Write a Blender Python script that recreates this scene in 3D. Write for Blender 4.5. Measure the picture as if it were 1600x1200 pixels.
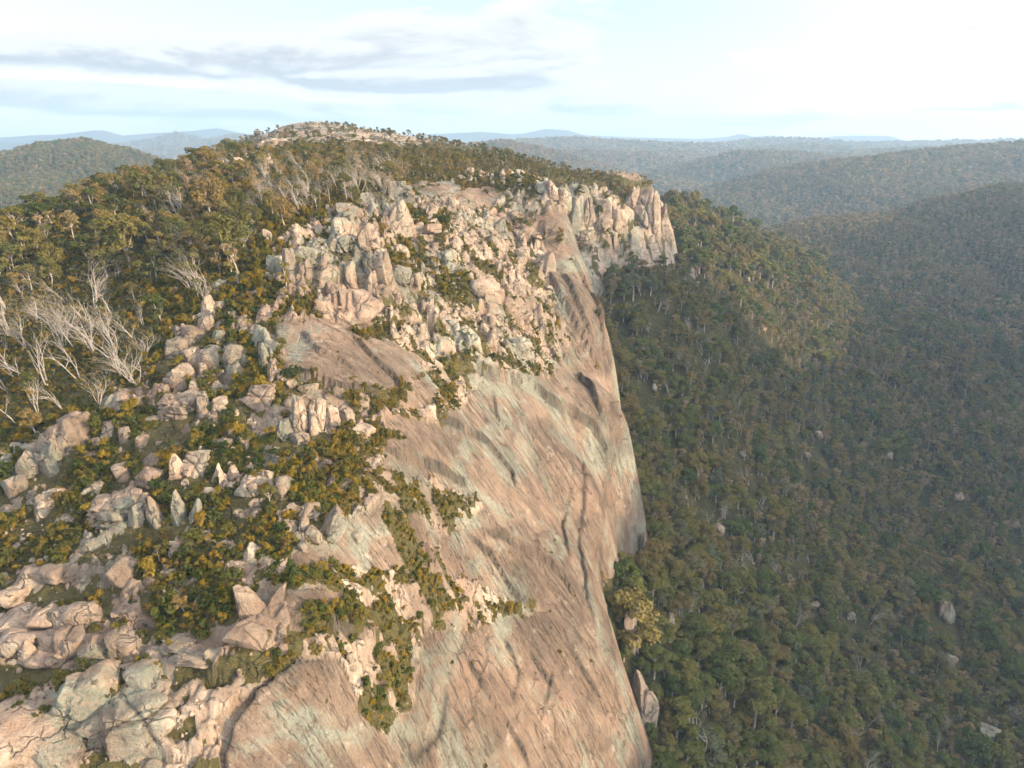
import bpy, math, random
import numpy as np
from mathutils import Vector, Matrix

# ------------------------------------------------------------------ scene reset
for o in list(bpy.data.objects): bpy.data.objects.remove(o)
scene = bpy.context.scene
col = scene.collection
random.seed(7); RNG = np.random.default_rng(7)

# ------------------------------------------------------------------ camera
FPX = 1256.0                      # focal length in pixels of a 1600 px wide frame
PITCH = math.radians(16.7)
cam_data = bpy.data.cameras.new('camera')
cam_data.sensor_width = 36.0
cam_data.lens = 36.0 * FPX / 1600.0
cam_data.clip_start = 1.0
cam_data.clip_end = 80000.0
cam = bpy.data.objects.new('camera', cam_data)
cam.location = (0, 0, 0)
cam.rotation_euler = (math.radians(90) - PITCH, 0, 0)
col.objects.link(cam)
scene.camera = cam

# ------------------------------------------------------------------ sky, sun, exposure
SUN_EL, SUN_AZ = math.radians(15), math.radians(115)     # azimuth clockwise from +Y (view direction)
SUN_DIR = Vector((math.sin(SUN_AZ)*math.cos(SUN_EL), math.cos(SUN_AZ)*math.cos(SUN_EL), math.sin(SUN_EL)))
world = bpy.data.worlds.new('World'); scene.world = world; world.use_nodes = True
def build_world():
    nt = world.node_tree; nt.nodes.clear()
    N = lambda t, **k: _node(nt, t, **k)
    L = nt.links.new
    sky = nt.nodes.new('ShaderNodeTexSky'); sky.sky_type = 'NISHITA'; sky.sun_disc = False
    sky.sun_elevation = SUN_EL; sky.sun_rotation = SUN_AZ
    sky.air_density = 1.0; sky.dust_density = 0.6; sky.ozone_density = 2.0
    tc = nt.nodes.new('ShaderNodeTexCoord')
    sep = nt.nodes.new('ShaderNodeSeparateXYZ'); L(tc.outputs['Generated'], sep.inputs[0])
    def math_(op, a, b=None, clamp=False):
        n = nt.nodes.new('ShaderNodeMath'); n.operation = op; n.use_clamp = clamp
        for i, v in enumerate((a, b)):
            if v is None: continue
            if isinstance(v, (int, float)): n.inputs[i].default_value = v
            else: L(v, n.inputs[i])
        return n.outputs[0]
    # a field of cloud over all directions, drawn out sideways
    def layer(dz):
        c = nt.nodes.new('ShaderNodeCombineXYZ')
        L(math_('MULTIPLY', sep.outputs[0], 3.3), c.inputs[0]); L(math_('MULTIPLY', sep.outputs[1], 3.3), c.inputs[1]); L(math_('MULTIPLY', math_('ADD', sep.outputs[2], dz+CLOUD_OFF), 15.0), c.inputs[2])
        n = nt.nodes.new('ShaderNodeTexNoise'); n.inputs['Scale'].default_value = 1.0
        n.inputs['Detail'].default_value = 12; n.inputs['Roughness'].default_value = 0.58; n.inputs['Distortion'].default_value = 0.35
        L(c.outputs[0], n.inputs['Vector'])
        return n.outputs['Fac']
    d0 = layer(0.0); d1 = layer(0.016)
    def ramp(v, a, b):
        n = nt.nodes.new('ShaderNodeMapRange'); n.interpolation_type = 'SMOOTHSTEP'
        L(v, n.inputs['Value']); n.inputs['From Min'].default_value = a; n.inputs['From Max'].default_value = b
        return n.outputs[0]
    # banks of cloud lying at their own bearings above the horizon, and open sky above them
    az = math_('ARCTAN2', sep.outputs[0], sep.outputs[1]); el = math_('ARCSINE', sep.outputs[2])
    def bank(a0, e0, wa, we, k):
        q = math_('ADD', math_('POWER', math_('ABSOLUTE', math_('DIVIDE', math_('SUBTRACT', az, math.radians(a0)), math.radians(wa))), 2.0), math_('POWER', math_('ABSOLUTE', math_('DIVIDE', math_('SUBTRACT', el, math.radians(e0)), math.radians(we))), 2.0))
        return math_('MULTIPLY', math_('SUBTRACT', 1.0, ramp(q, 0.0, 1.0)), k)
    for bk in BANKS: 
        t = bank(*bk); d0 = math_('ADD', d0, t); d1 = math_('ADD', d1, bank(bk[0], bk[1]-0.3*bk[3], *bk[2:]))
    cover = ramp(d0, 0.50, 0.60)
    thick = math_('MULTIPLY', ramp(d0, 0.54, 0.66), ramp(math_('SUBTRACT', d1, d0), -0.10, 0.05), True)
    # light scattered forward by thin cloud: brighter towards the sun
    dot = nt.nodes.new('ShaderNodeVectorMath'); dot.operation = 'DOT_PRODUCT'
    L(tc.outputs['Generated'], dot.inputs[0]); dot.inputs[1].default_value = tuple(SUN_DIR)
    glow = ramp(dot.outputs['Value'], -0.40, 0.90)
    def mixc(f, a, b):
        n = nt.nodes.new('ShaderNodeMix'); n.data_type = 'RGBA'
        if isinstance(f, float): n.inputs[0].default_value = f
        else: L(f, n.inputs[0])
        for i, v in ((6, a), (7, b)):
            if isinstance(v, tuple): n.inputs[i].default_value = v
            else: L(v, n.inputs[i])
        return n.outputs[2]
    tint = nt.nodes.new('ShaderNodeMix'); tint.data_type = 'RGBA'; tint.blend_type = 'MULTIPLY'; tint.inputs[0].default_value = 1.0
    L(sky.outputs[0], tint.inputs[6]); tint.inputs[7].default_value = (0.78, 0.68, 0.72, 1)
    lit = mixc(glow, CLOUD_LIT[0], CLOUD_LIT[1])
    grey = mixc(glow, CLOUD_GREY[0], CLOUD_GREY[1])
    cl = mixc(thick, lit, grey)
    veil = mixc(math_('MULTIPLY', math_('ADD', glow, 0.24), 0.78, True), tint.outputs[2], lit)
    final = mixc(cover, veil, cl)
    bg = nt.nodes.new('ShaderNodeBackground'); L(final, bg.inputs[0]); bg.inputs[1].default_value = 0.15
    out = nt.nodes.new('ShaderNodeOutputWorld'); L(bg.outputs[0], out.inputs[0])
CLOUD_OFF = 0.31
BANKS = [(-20, 5.2, 16, 1.8, 0.20), (-6, 3.9, 10, 0.9, 0.18), (-27, 2.5, 13, 1.3, 0.16), (-12, 1.9, 12, .8, .14), (14, 5.0, 8, 1.0, 0.16), (6, 2.3, 5, .6, .16), (15, 1.6, 9, .7, .14), (29, 2.2, 8, .6, .16), (26, 6.5, 6, .8, .08), (-16, 10, 24, 3.0, -0.13)]
CLOUD_LIT = ((2.75, 2.65, 2.55, 1), (12.0, 11.6, 11.0, 1))
CLOUD_GREY = ((1.45, 1.42, 1.44, 1), (2.1, 2.05, 2.0, 1))
build_world()
sun_data = bpy.data.lights.new('sun', 'SUN'); sun_data.energy = 5.0; sun_data.angle = math.radians(0.6)
sun_data.color = (1.0, 0.76, 0.47)
sun = bpy.data.objects.new('sun', sun_data); col.objects.link(sun)
sun.rotation_euler = SUN_DIR.to_track_quat('Z', 'Y').to_euler()
sun.location = (400, -100, 300)
scene.view_settings.view_transform = 'Standard'; scene.view_settings.look = 'None'
scene.view_settings.gamma = 1.0; scene.view_settings.exposure = 1.38
scene.view_settings.use_curve_mapping = False
scene.render.engine = 'CYCLES'
scene.render.resolution_x, scene.render.resolution_y = 1024, 768
scene.cycles.max_bounces = 3; scene.cycles.diffuse_bounces = 1; scene.cycles.volume_bounces = 0
scene.cycles.transparent_max_bounces = 4
scene.cycles.use_adaptive_sampling = True; scene.cycles.adaptive_threshold = 0.04; scene.cycles.adaptive_min_samples = 16

# ------------------------------------------------------------------ numeric helpers
def _h(ix, iy, seed):
    h = (ix.astype(np.int64)*374761393 + iy.astype(np.int64)*668265263 + seed*974634777) & 0xFFFFFFFF
    h = ((h ^ (h >> 13)) * 1274126177) & 0xFFFFFFFF
    h = ((h ^ (h >> 16)) * 2246822519) & 0xFFFFFFFF
    return h ^ (h >> 15)
def noise(x, y, seed=0):
    """gradient noise in about -1..1"""
    x0 = np.floor(x); y0 = np.floor(y); fx = x-x0; fy = y-y0
    ux = fx*fx*fx*(fx*(fx*6-15)+10); uy = fy*fy*fy*(fy*(fy*6-15)+10)
    def g(i, j):
        a = _h(x0+i, y0+j, seed).astype(np.float64)*(2*math.pi/4294967296.0)
        return np.cos(a)*(fx-i) + np.sin(a)*(fy-j)
    return 1.5*((g(0,0)*(1-ux)+g(1,0)*ux)*(1-uy) + (g(0,1)*(1-ux)+g(1,1)*ux)*uy)
def fbm(x, y, octv=4, seed=0, gain=0.5, lac=2.03):
    s = 0; a = 1; f = 1
    for i in range(octv):
        s = s + a*noise(x*f+17.3*i, y*f-9.1*i, seed+i*13); a *= gain; f *= lac
    return s
def voronoi(x, y, seed=0, jit=0.9):
    """F1, F2 and a random value of the nearest cell"""
    x0 = np.floor(x); y0 = np.floor(y)
    f1 = np.full(x.shape, 9.0); f2 = np.full(x.shape, 9.0); rid = np.zeros(x.shape)
    for i in (-1, 0, 1):
        for j in (-1, 0, 1):
            cx, cy = x0+i, y0+j
            a = _h(cx, cy, seed)/4294967296.0; b = _h(cx, cy, seed+5)/4294967296.0
            d = np.hypot(cx+0.5+jit*(a-0.5)-x, cy+0.5+jit*(b-0.5)-y)
            r = _h(cx, cy, seed+11)/4294967296.0
            near = d < f1
            f2 = np.where(near, f1, np.minimum(f2, d)); rid = np.where(near, r, rid); f1 = np.where(near, d, f1)
    return f1, f2, rid
def sstep(a, b, v):
    t = np.clip((v-a)/(b-a), 0, 1); return t*t*(3-2*t)
def smax(a, b, k):
    h = np.clip(0.5+0.5*(a-b)/k, 0, 1); return b*(1-h)+a*h + k*h*(1-h)
CP, SP = math.cos(PITCH), math.sin(PITCH)
def ray(u, v):
    a = (600.0-np.asarray(v, float))/FPX
    return (np.asarray(u, float)-800.0)/FPX, CP+a*SP, -SP+a*CP
def un(u, v, Y):
    """the world point seen at (u, v) of the photograph when it lies Y metres ahead"""
    x, y, z = ray(u, v); return (x/y*Y, Y, z/y*Y)
def proj(x, y, z):
    d = y*CP - z*SP; upc = y*SP + z*CP
    return 800+FPX*x/d, 600-FPX*upc/d, d
class RBF:
    def __init__(self, pts, lam=2e-4):
        P = np.array(pts, float); self.c = P[:, :2]/100.0; n = len(P)
        A = np.zeros((n+3, n+3)); A[:n,:n] = self.phi(self.c[:,None]-self.c[None]) + lam*np.eye(n)
        A[:n,n] = 1; A[:n,n+1:] = self.c; A[n:,:n] = A[:n,n:].T
        self.w = np.linalg.solve(A, np.concatenate([P[:,2], np.zeros(3)]))
    @staticmethod
    def phi(d):
        r2 = (d**2).sum(-1); return 0.5*r2*np.log(r2+1e-12)
    def __call__(self, x, y):
        sh = np.shape(x); q = np.stack([np.ravel(x), np.ravel(y)], 1)/100.0; out = np.empty(len(q)); n = len(self.c)
        for i in range(0, len(q), 40000):
            s = q[i:i+40000]
            out[i:i+40000] = self.phi(s[:,None]-self.c[None]) @ self.w[:n] + self.w[n] + s @ self.w[n+1:]
        return out.reshape(sh)

# ------------------------------------------------------------------ shape of the land
DOME = [un(*p) for p in [
 (0,1200,88),(0,1000,108),(0,850,128),(0,700,152),(0,600,175),(0,500,205),(0,380,245),(130,320,290),(230,290,330),(300,270,370),(370,240,480),
 (430,213,640),(470,194,740),(540,199,740),(600,213,640),(680,224,600),(760,237,560),(820,256,500),(870,278,430),(950,287,440),(1020,302,448),
 (300,1200,88),(300,950,107),(300,800,125),(300,700,140),(300,600,158),(300,500,180),(200,420,230),(300,400,225),
 (500,1200,92),(500,1000,103),(500,850,118),(500,750,132),(500,650,150),(500,560,165),(500,480,185),(500,420,205),(500,370,222),(480,300,280),
 (650,800,138),(700,900,140),(700,700,165),(700,600,190),(700,500,215),(650,400,245),(700,330,280),(650,280,335),(650,240,450),(600,300,275),
 (800,800,170),(850,650,210),(850,500,255),(750,400,255),(860,420,290),(800,300,322),(900,600,250),(930,750,218),(900,850,190),
 (700,1050,122),(700,1200,112),(850,950,158),(850,1100,140),(850,1200,128),(950,1200,145),
 (880,330,335),(905,400,320),(930,470,300),(958,560,272),(985,690,237),(958,850,205),(962,1000,180),(1020,1180,165)]]
DOME += [(37,345,-80),(37,322,-95),(41,300,-112),(45,272,-130),(48,237,-145),(39,205,-160),(37,180,-172),(46,165,-195),(50,135,-200),(70,462,-20),(66,500,-27),(48,445,-18),(55,478,-22),(85,482,-30),(60,520,-26),(40,560,-24),(30,455,-17),(95,500,-50),(32,372,-75),(58,410,-80),(84,424,-92),(112,455,-140),(120,520,-130),(100,380,-150),
 (-200,300,-48),(-260,230,-95),(-230,420,-50),(-150,90,-90),(-190,150,-85),(-330,700,-70),(-300,520,-70),(-190,950,-40),(-60,880,-50),(40,700,-70),(130,620,-140),(-60,40,-125),(20,60,-160),(-250,1100,-120),(60,1000,-160)]
dome_rbf = RBF(DOME)
SLOPE = [un(*p) for p in [
 (987,1065,180),(1018,1190,165),(968,880,210),(960,980,185),(1005,775,268),(1008,740,292),(1000,600,345),(950,500,390),(930,428,416),(1035,402,440),(1050,352,520),(1150,400,560),(1110,340,640),
 (1200,500,560),(1200,700,450),(1200,900,320),(1200,1100,240),(1400,700,560),(1400,900,400),(1400,1100,300),(1600,900,470),(1600,1200,280),(1600,1050,350),(1200,1200,205),(1400,1200,245),
 (1290,440,800),(1400,540,750),(1600,690,620),(1230,400,760)]]
SLOPE += [(20,560,-62),(60,600,-72),(40,480,-80),(0,640,-75),(95,570,-60),(-60,560,-85),(130,700,-62),(-100,150,-190),(-300,200,-190),(-350,500,-200),(-300,900,-200),(0,900,-150),(0,60,-170),(100,80,-215),(150,900,-135),(-700,400,-330),(400,1300,-260),(-400,1300,-260)]
slope_rbf = RBF(SLOPE)
# ridges of the country behind: crest points, fall of the flanks
RIDGES = [
 ([(-400,330,1250),(-150,270,1400),(0,246,1500),(60,230,1520),(130,224,1560),(200,238,1600),(262,264,1650),(330,290,1700)], 0.22),
 ([(1205,372,1050),(1300,347,1080),(1400,343,1100),(1480,317,1110),(1600,303,1120)], 0.30),
 ([(1150,308,1720),(1210,283,1760),(1290,262,1800),(1390,252,1850),(1500,240,1900),(1600,233,1950),(1800,225,2000)], 0.28),
 ([(1020,286,2500),(1090,258,2560),(1150,244,2600),(1250,246,2700),(1330,258,2800)], 0.26),
 ([(780,228,2500),(850,240,2450),(920,258,2400),(990,280,2350)], 0.2),
 ([(1290,254,3200),(1400,241,3400),(1500,239,3500),(1620,237,3600)], 0.2),
 ([(890,243,3100),(1000,247,3100),(1060,260,3000)], 0.2),
 ([(1180,239,3900),(1260,234,4000),(1340,240,4100)], 0.18),
 ([(830,226,4200),(900,223,4300),(1000,229,4300),(1090,234,4200)], 0.17),
 ([(1020,243,3600),(1120,233,4700),(1190,225,5000),(1260,225,5100),(1330,232,5000),(1450,231,5200),(1620,228,5200)], 0.15),
 ([(190,232,5600),(230,226,5700),(280,214,5800),(345,226,5900),(420,232,6000)], 0.2),
 ([(310,230,5200),(370,216,5300),(440,222,5400)], 0.2),
 ([(-300,218,7000),(60,223,7000),(200,223,7200),(700,225,7000),(850,223,7200),(1000,225,7000)], 0.12),
 ([(-400,212,8640),(0,216,8640),(60,211,8640),(110,209,8640),(150,203,8532),(187,212,8640),(240,208,8640),(320,204,8802),(350,200,8802),(385,208,8802),(460,214,8640),(600,212,8910),(740,206,8910),(765,207,8910),(800,213,8640)], 0.16),
 ([(780,212,9180),(830,208,9180),(868,201,9180),(908,203,9180),(932,211,9180),(1000,215,9180),(1080,217,9180),(1130,214,9072),(1152,209,9072),(1172,214,9072),(1205,211,9180),(1232,219,9180),(1300,212,9288),(1365,212,9288),(1400,221,9180),(1500,226,9180),(1620,229,9180),(1900,222,9180)], 0.16),
]
RIDGES = [(np.array([un(*q) for q in r]), s) for r, s in RIDGES]
# unseen high ridge to the right, its crest shaped to keep the valley in shade
RIDGES.append((np.array([(700,1130,-60),(860,1060,10),(1080,800,75),(1230,560,130),(1280,250,140),(1280,110,140),(1280,20,170),(1280,-60,290),(1280,-150,310),(1280,-260,262),(1280,-340,205),(1280,-500,172),(1200,-900,165),(1100,-1500,150)], float), 0.50))
def land(x, y):
    """forested country below and behind the dome"""
    r = np.hypot(x, y)
    wx = x + 0.06*r*0.35*noise(x/(180+0.12*r), y/(180+0.12*r), 3); wy = y + 0.06*r*0.35*noise(x/(180+0.12*r)+40, y/(180+0.12*r), 4)
    far = -265 + 150*sstep(1500, 6000, r) + 60*sstep(6000, 15000, r)
    for P, s in RIDGES:
        best = np.full(np.shape(x), 1e9); hh = np.zeros(np.shape(x))
        for a, b in zip(P[:-1], P[1:]):
            dx, dy = b[0]-a[0], b[1]-a[1]; l2 = dx*dx+dy*dy
            t = np.clip(((wx-a[0])*dx+(wy-a[1])*dy)/l2, 0, 1)
            d = np.hypot(wx-a[0]-t*dx, wy-a[1]-t*dy)
            m = d < best; best = np.where(m, d, best); hh = np.where(m, a[2]+t*(b[2]-a[2]), hh)
        scale = 45+0.02*np.abs(P[:,1]).mean()
        f = np.sqrt(best*best+scale*scale)-scale
        spur = 1+0.38*noise(wx/(3.2*scale), wy/(3.2*scale), 21)+0.2*noise(wx/(1.3*scale), wy/(1.3*scale), 22)
        if s >= 0.5: spur = 1+0.15*noise(wx/90, wy/90, 23)
        h = hh - s*f*spur
        far = smax(far, h, 8+0.004*np.abs(P[:,1]).mean())
    near = slope_rbf(x, y)
    w = sstep(1000, 1500, r)
    near = near - 400*w
    g = smax(near, far, 14)
    return g + 2.0*noise(x/38, y/38, 8)*(r < 2500)
def dome_base(x, y):
    return dome_rbf(x, y)
def both(x, y): return np.maximum(dome_base(x, y), land(x, y))
# lookup grid for shooting rays from the picture to the ground
GX = np.arange(-420, 760, 3.0); GY = np.arange(40, 1300, 3.0)
GXX, GYY = np.meshgrid(GX, GY)
GD = dome_base(GXX, GYY); GL = land(GXX, GYY); GZ = np.maximum(GD, GL)
def bil(G, x, y):
    fx = np.clip((x-GX[0])/3.0, 0, len(GX)-1.001); fy = np.clip((y-GY[0])/3.0, 0, len(GY)-1.001)
    i = fx.astype(int); j = fy.astype(int); a = fx-i; b = fy-j
    return (G[j,i]*(1-a)+G[j,i+1]*a)*(1-b) + (G[j+1,i]*(1-a)+G[j+1,i+1]*a)*b
def hit(u, v, G=None):
    """where the line of sight through (u, v) meets the ground"""
    G = GZ if G is None else G
    u = np.atleast_1d(np.asarray(u, float)); v = np.atleast_1d(np.asarray(v, float))
    dx, dy, dz = ray(u, v); dx = dx/dy; dz = dz/dy
    t = np.full(u.shape, 62.0); done = np.zeros(u.shape, bool); res = np.full(u.shape, 1290.0)
    while t.min() < 1280 and not done.all():
        below = dz*t < bil(G, dx*t, t)
        new = below & ~done; res[new] = t[new]; done |= below
        t = t*1.003
    return dx*res, res, done

# ------------------------------------------------------------------ zones of the dome (outlines given where they lie in the photograph)
def inpoly(u, v, poly):
    c = np.zeros(np.shape(u), bool); n = len(poly)
    for i in range(n):
        x0, y0 = poly[i]; x1, y1 = poly[(i+1) % n]
        if y0 == y1: continue
        c ^= ((y0 > v) != (y1 > v)) & (u < (x1-x0)*(v-y0)/(y1-y0)+x0)
    return c
SCRUB = [
 [(-300,700),(150,655),(235,630),(340,655),(440,690),(490,700),(560,690),(615,640),(660,600),(600,610),(560,625),(545,650),(630,690),(590,700),(600,745),(690,765),(755,785),(700,820),(640,800),(600,770),(545,800),(540,850),(470,860),(440,880),(360,890),(300,910),(200,880),(100,900),(-300,900)],
 [(240,520),(300,490),(350,500),(420,560),(460,600),(450,650),(350,650),(240,640)],
 [(-300,1040),(150,1050),(260,1050),(270,1090),(180,1110),(100,1120),(80,1170),(-300,1180)],
 [(200,890),(330,900),(400,920),(370,980),(290,1000),(220,960)],
 [(420,905),(560,900),(640,880),(690,900),(720,930),(660,960),(650,1010),(640,1080),(600,1140),(555,1110),(570,1040),(600,1000),(520,1000),(480,1010),(470,970),(600,940),(560,915),(430,925)],
 [(640,922),(700,925),(760,948),(800,950),(840,944),(838,956),(790,972),(720,952),(650,962)],
 [(590,360),(640,385),(700,425),(750,450),(770,480),(720,475),(670,455),(610,425)],
 [(670,570),(725,565),(720,620),(700,660),(680,640)],
 [(720,560),(780,570),(840,590),(835,600),(770,585)],
 [(400,430),(440,460),(500,470),(500,500),(440,490),(330,500),(330,460)],
 [(620,330),(690,345),(720,360),(680,365),(640,350)],
 [(600,785),(640,800),(650,850),(680,880),(650,890),(620,850)],
 [(-300,905),(90,915),(200,930),(220,960),(100,960),(-300,950)],
 [(380,985),(430,1000),(420,1060),(330,1080),(280,1070),(390,1040)],
 [(700,280),(800,275),(850,300),(800,300),(720,296)],
 [(840,470),(870,500),(865,530),(850,510)],
 [(540,520),(640,500),(650,520),(560,535)],
]
WOOD = [
 [(-400,250),(0,300),(120,285),(240,255),(340,230),(440,200),(640,205),(810,240),(700,285),(610,300),(520,330),(440,375),(400,425),(340,440),(300,500),(245,560),(150,645),(0,690),(-400,760)],
]
PLATEAU = [(360,240),(440,195),(540,195),(640,205),(810,240),(900,265),(1030,288),(1010,300),(860,288),(760,272),(640,268),(560,255),(420,262)]
SLAB = [
 [(848,335),(888,335),(930,450),(985,560),(900,565),(872,480),(850,420)],
 [(640,285),(760,282),(800,305),(760,325),(700,318),(640,310)],
 [(430,505),(560,500),(650,560),(700,640),(640,650),(560,620),(520,610),(440,590)],
 [(600,655),(700,660),(760,590),(860,600),(890,540),(900,420),(1010,480),(1150,690),(1150,860),(1150,1000),(1150,1250),(520,1250),(600,1150),(650,1080),(660,980),(760,980),(870,960),(700,900),(690,850),(760,790),(690,755),(600,740)],
 [(440,930),(560,940),(600,1000),(520,990),(450,985)],
 [(350,1250),(340,1120),(420,1060),(520,1030),(570,1100),(610,1150),(560,1250)],
 [(560,800),(650,790),(690,850),(670,900),(560,890),(450,900),(460,870)],
]
BLOCKS = [(330,520),(420,470),(410,390),(500,340),(600,288),(800,265),(880,300),(905,400),(890,500),(850,560),(720,570),(640,545),(580,500),(430,500),(400,600),(330,640),(240,640),(250,540)]
BUTTRESS = [(860,290),(900,278),(1045,300),(1060,420),(960,410),(880,390)]
def soft(polys, u, v, x, y, px=14.0, seed=50):
    du = px*(noise(x/6.0, y/6.0, seed)+0.7*noise(x/2.2, y/2.2, seed+1)); dv = px*0.7*(noise(x/6.0+31, y/6.0, seed+2)+0.7*noise(x/2.2+9, y/2.2, seed+3))
    m = np.zeros(np.shape(x), bool)
    for p in polys: m |= inpoly(u+du, v+dv, p)
    return m.astype(float)
def zones(x, y, z):
    u, v, d = proj(x, y, z)
    bad = (u < -500) | (u > 1200) | (v > 1500)
    slab = soft(SLAB, u, v, x, y, 8, 60)
    open_rock = (noise(x/7.0, y/4.6, 78)+0.55*noise(x/2.4, y/1.9, 79) > 0.20)            # bedrock breaking through the heath
    scrub = np.maximum(soft(SCRUB, u, v, x, y)*(1-open_rock), soft(WOOD, u, v, x, y, 16, 55))
    scrub = np.maximum(scrub, soft([PLATEAU], u, v, x, y, 3, 57))
    block = soft([BLOCKS, BUTTRESS], u, v, x, y, 10, 64)
    gap = (noise(x/5.0, y/5.0, 71)+0.6*noise(x/2.0, y/2.0, 72) > 0.24)           # pockets of soil between the rocks
    other = (1-slab)*(1-scrub)
    scrub = np.maximum(scrub, other*gap*(0.9*(1-block) + 0.8*block))
    scrub = np.where(inpoly(u+3*noise(x/9, y/9, 74), v+2*noise(x/9+4, y/9, 75), [(385,245),(415,206),(450,188),(560,198),(690,216),(640,232),(520,234),(450,242)]) & (y > 450), (noise(x/8, y/8, 76) > 0.12)*1.0, scrub)
    scrub = np.where(bad, (noise(x/14, y/14, 73) > -0.1), scrub)
    return slab, scrub, block
FLAKES = [
 ([(640,655),(700,665),(760,690),(800,740),(815,800)], 1.2, 8, 1),([(720,830),(770,870),(800,930),(830,965)], 1.0, 8, 1),([(905,700),(915,770),(905,850),(915,930),(930,1000)], 1.2, 7, 1),
 ([(820,1010),(860,1080),(900,1150),(930,1210)], 0.9, 6, 1),([(720,1010),(770,1090),(810,1160),(830,1210)], 0.9, 6, 1),([(880,1010),(930,1090),(965,1160)], 0.8, 6, 1),
 ([(470,520),(500,560),(560,590)], 0.9, 6, 1),([(820,470),(850,530),(880,590)], 1.3, 6, 1),([(870,430),(905,500),(930,560)], 1.6, 6, 1),  # edges of peeling sheets: points, height, reach, side
 ([(690,572),(760,592),(840,617),(900,652),(926,675),(945,705),(955,740)], 2.3, 16, 1),
 ([(750,832),(800,850),(850,880),(882,920),(905,955)], 1.6, 10, 1),
 ([(350,1250),(352,1190),(370,1140),(402,1090),(450,1062),(520,1035)], 1.1, 10, -1),
 ([(590,700),(640,722),(690,735),(740,760)], 1.5, 9, 1),
 ([(868,545),(905,600),(935,655),(950,690)], 2.2, 10, 1),
 ([(885,385),(915,450),(940,520),(962,585),(975,650)], 3.0, 9, 1),
 ([(845,420),(880,480),(915,545),(945,610)], 2.2, 9, 1),
 ([(770,610),(780,660),(800,690),(830,705)], 0.8, 9, 1),
 ([(870,1030),(862,1075),(850,1120),(835,1150)], 0.5, 8, 1),
 ([(790,1000),(812,1060),(800,1110)], 0.5, 7, 1),
 ([(960,690),(948,760),(940,840),(942,930),(955,1010)], 2.2, 7, -1),
 ([(440,590),(520,612),(580,625),(640,640)], 1.8, 10, 1),
 ([(540,520),(580,560),(620,600),(640,640)], 1.0, 8, 1),
 ([(900,740),(880,820),(890,900)], 1.0, 8, 1),
 ([(640,1200),(690,1120),(700,1070)], 0.5, 8, -1),
 ([(430,985),(520,998),(600,1002),(640,985)], 1.5, 7, 1),
 ([(300,1080),(360,1062),(430,1050)], 1.5, 6, 1),
]
FL = []
for pts, amp, reach, side in FLAKES:
    q = np.array(pts, float); hx, hy, _ = hit(q[:,0], q[:,1], GD)
    FL.append((np.stack([hx, hy], 1), amp, reach, side))
def flakes(x, y, crack=None):
    out = np.zeros(x.shape)
    for P, amp, reach, side in FL:
        lo = P.min(0)-4*reach; hi = P.max(0)+4*reach
        m = (x > lo[0]) & (x < hi[0]) & (y > lo[1]) & (y < hi[1])
        if not m.any(): continue
        xx, yy = x[m], y[m]
        xx = xx+0.4*noise(xx/7, yy/7, 81)+0.25*noise(xx/1.7, yy/1.7, 83); yy = yy+0.4*noise(xx/7+7, yy/7, 82)+0.25*noise(xx/1.7+3, yy/1.7, 84)
        best = np.full(xx.shape, 1e9); sg = np.zeros(xx.shape); tt = np.zeros(xx.shape); n = len(P)-1
        for i in range(n):
            a, b = P[i], P[i+1]; d = b-a; t = ((xx-a[0])*d[0]+(yy-a[1])*d[1])/(d@d); tc = np.clip(t, 0, 1)
            dd = np.hypot(xx-a[0]-tc*d[0], yy-a[1]-tc*d[1]); c = d[0]*(yy-a[1])-d[1]*(xx-a[0])
            k = dd < best; best = np.where(k, dd, best); sg = np.where(k, np.sign(c), sg); tt = np.where(k, (i+tc)/n, tt)
        ends = np.clip(tt*5, 0, 1)*np.clip((1-tt)*5, 0, 1)
        pos = sg*side > 0
        if crack is not None: crack[m] = np.maximum(crack[m], np.clip(ends*2, 0, 1)*np.exp(-(best/0.5)**2)*sstep(-.35, .15, noise(xx/9, yy/9, 85)))
        out[m] += ends*amp*1.25*np.where(pos, np.exp(-best/reach), -0.12*np.exp(-best/0.9))
    return out
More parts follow.
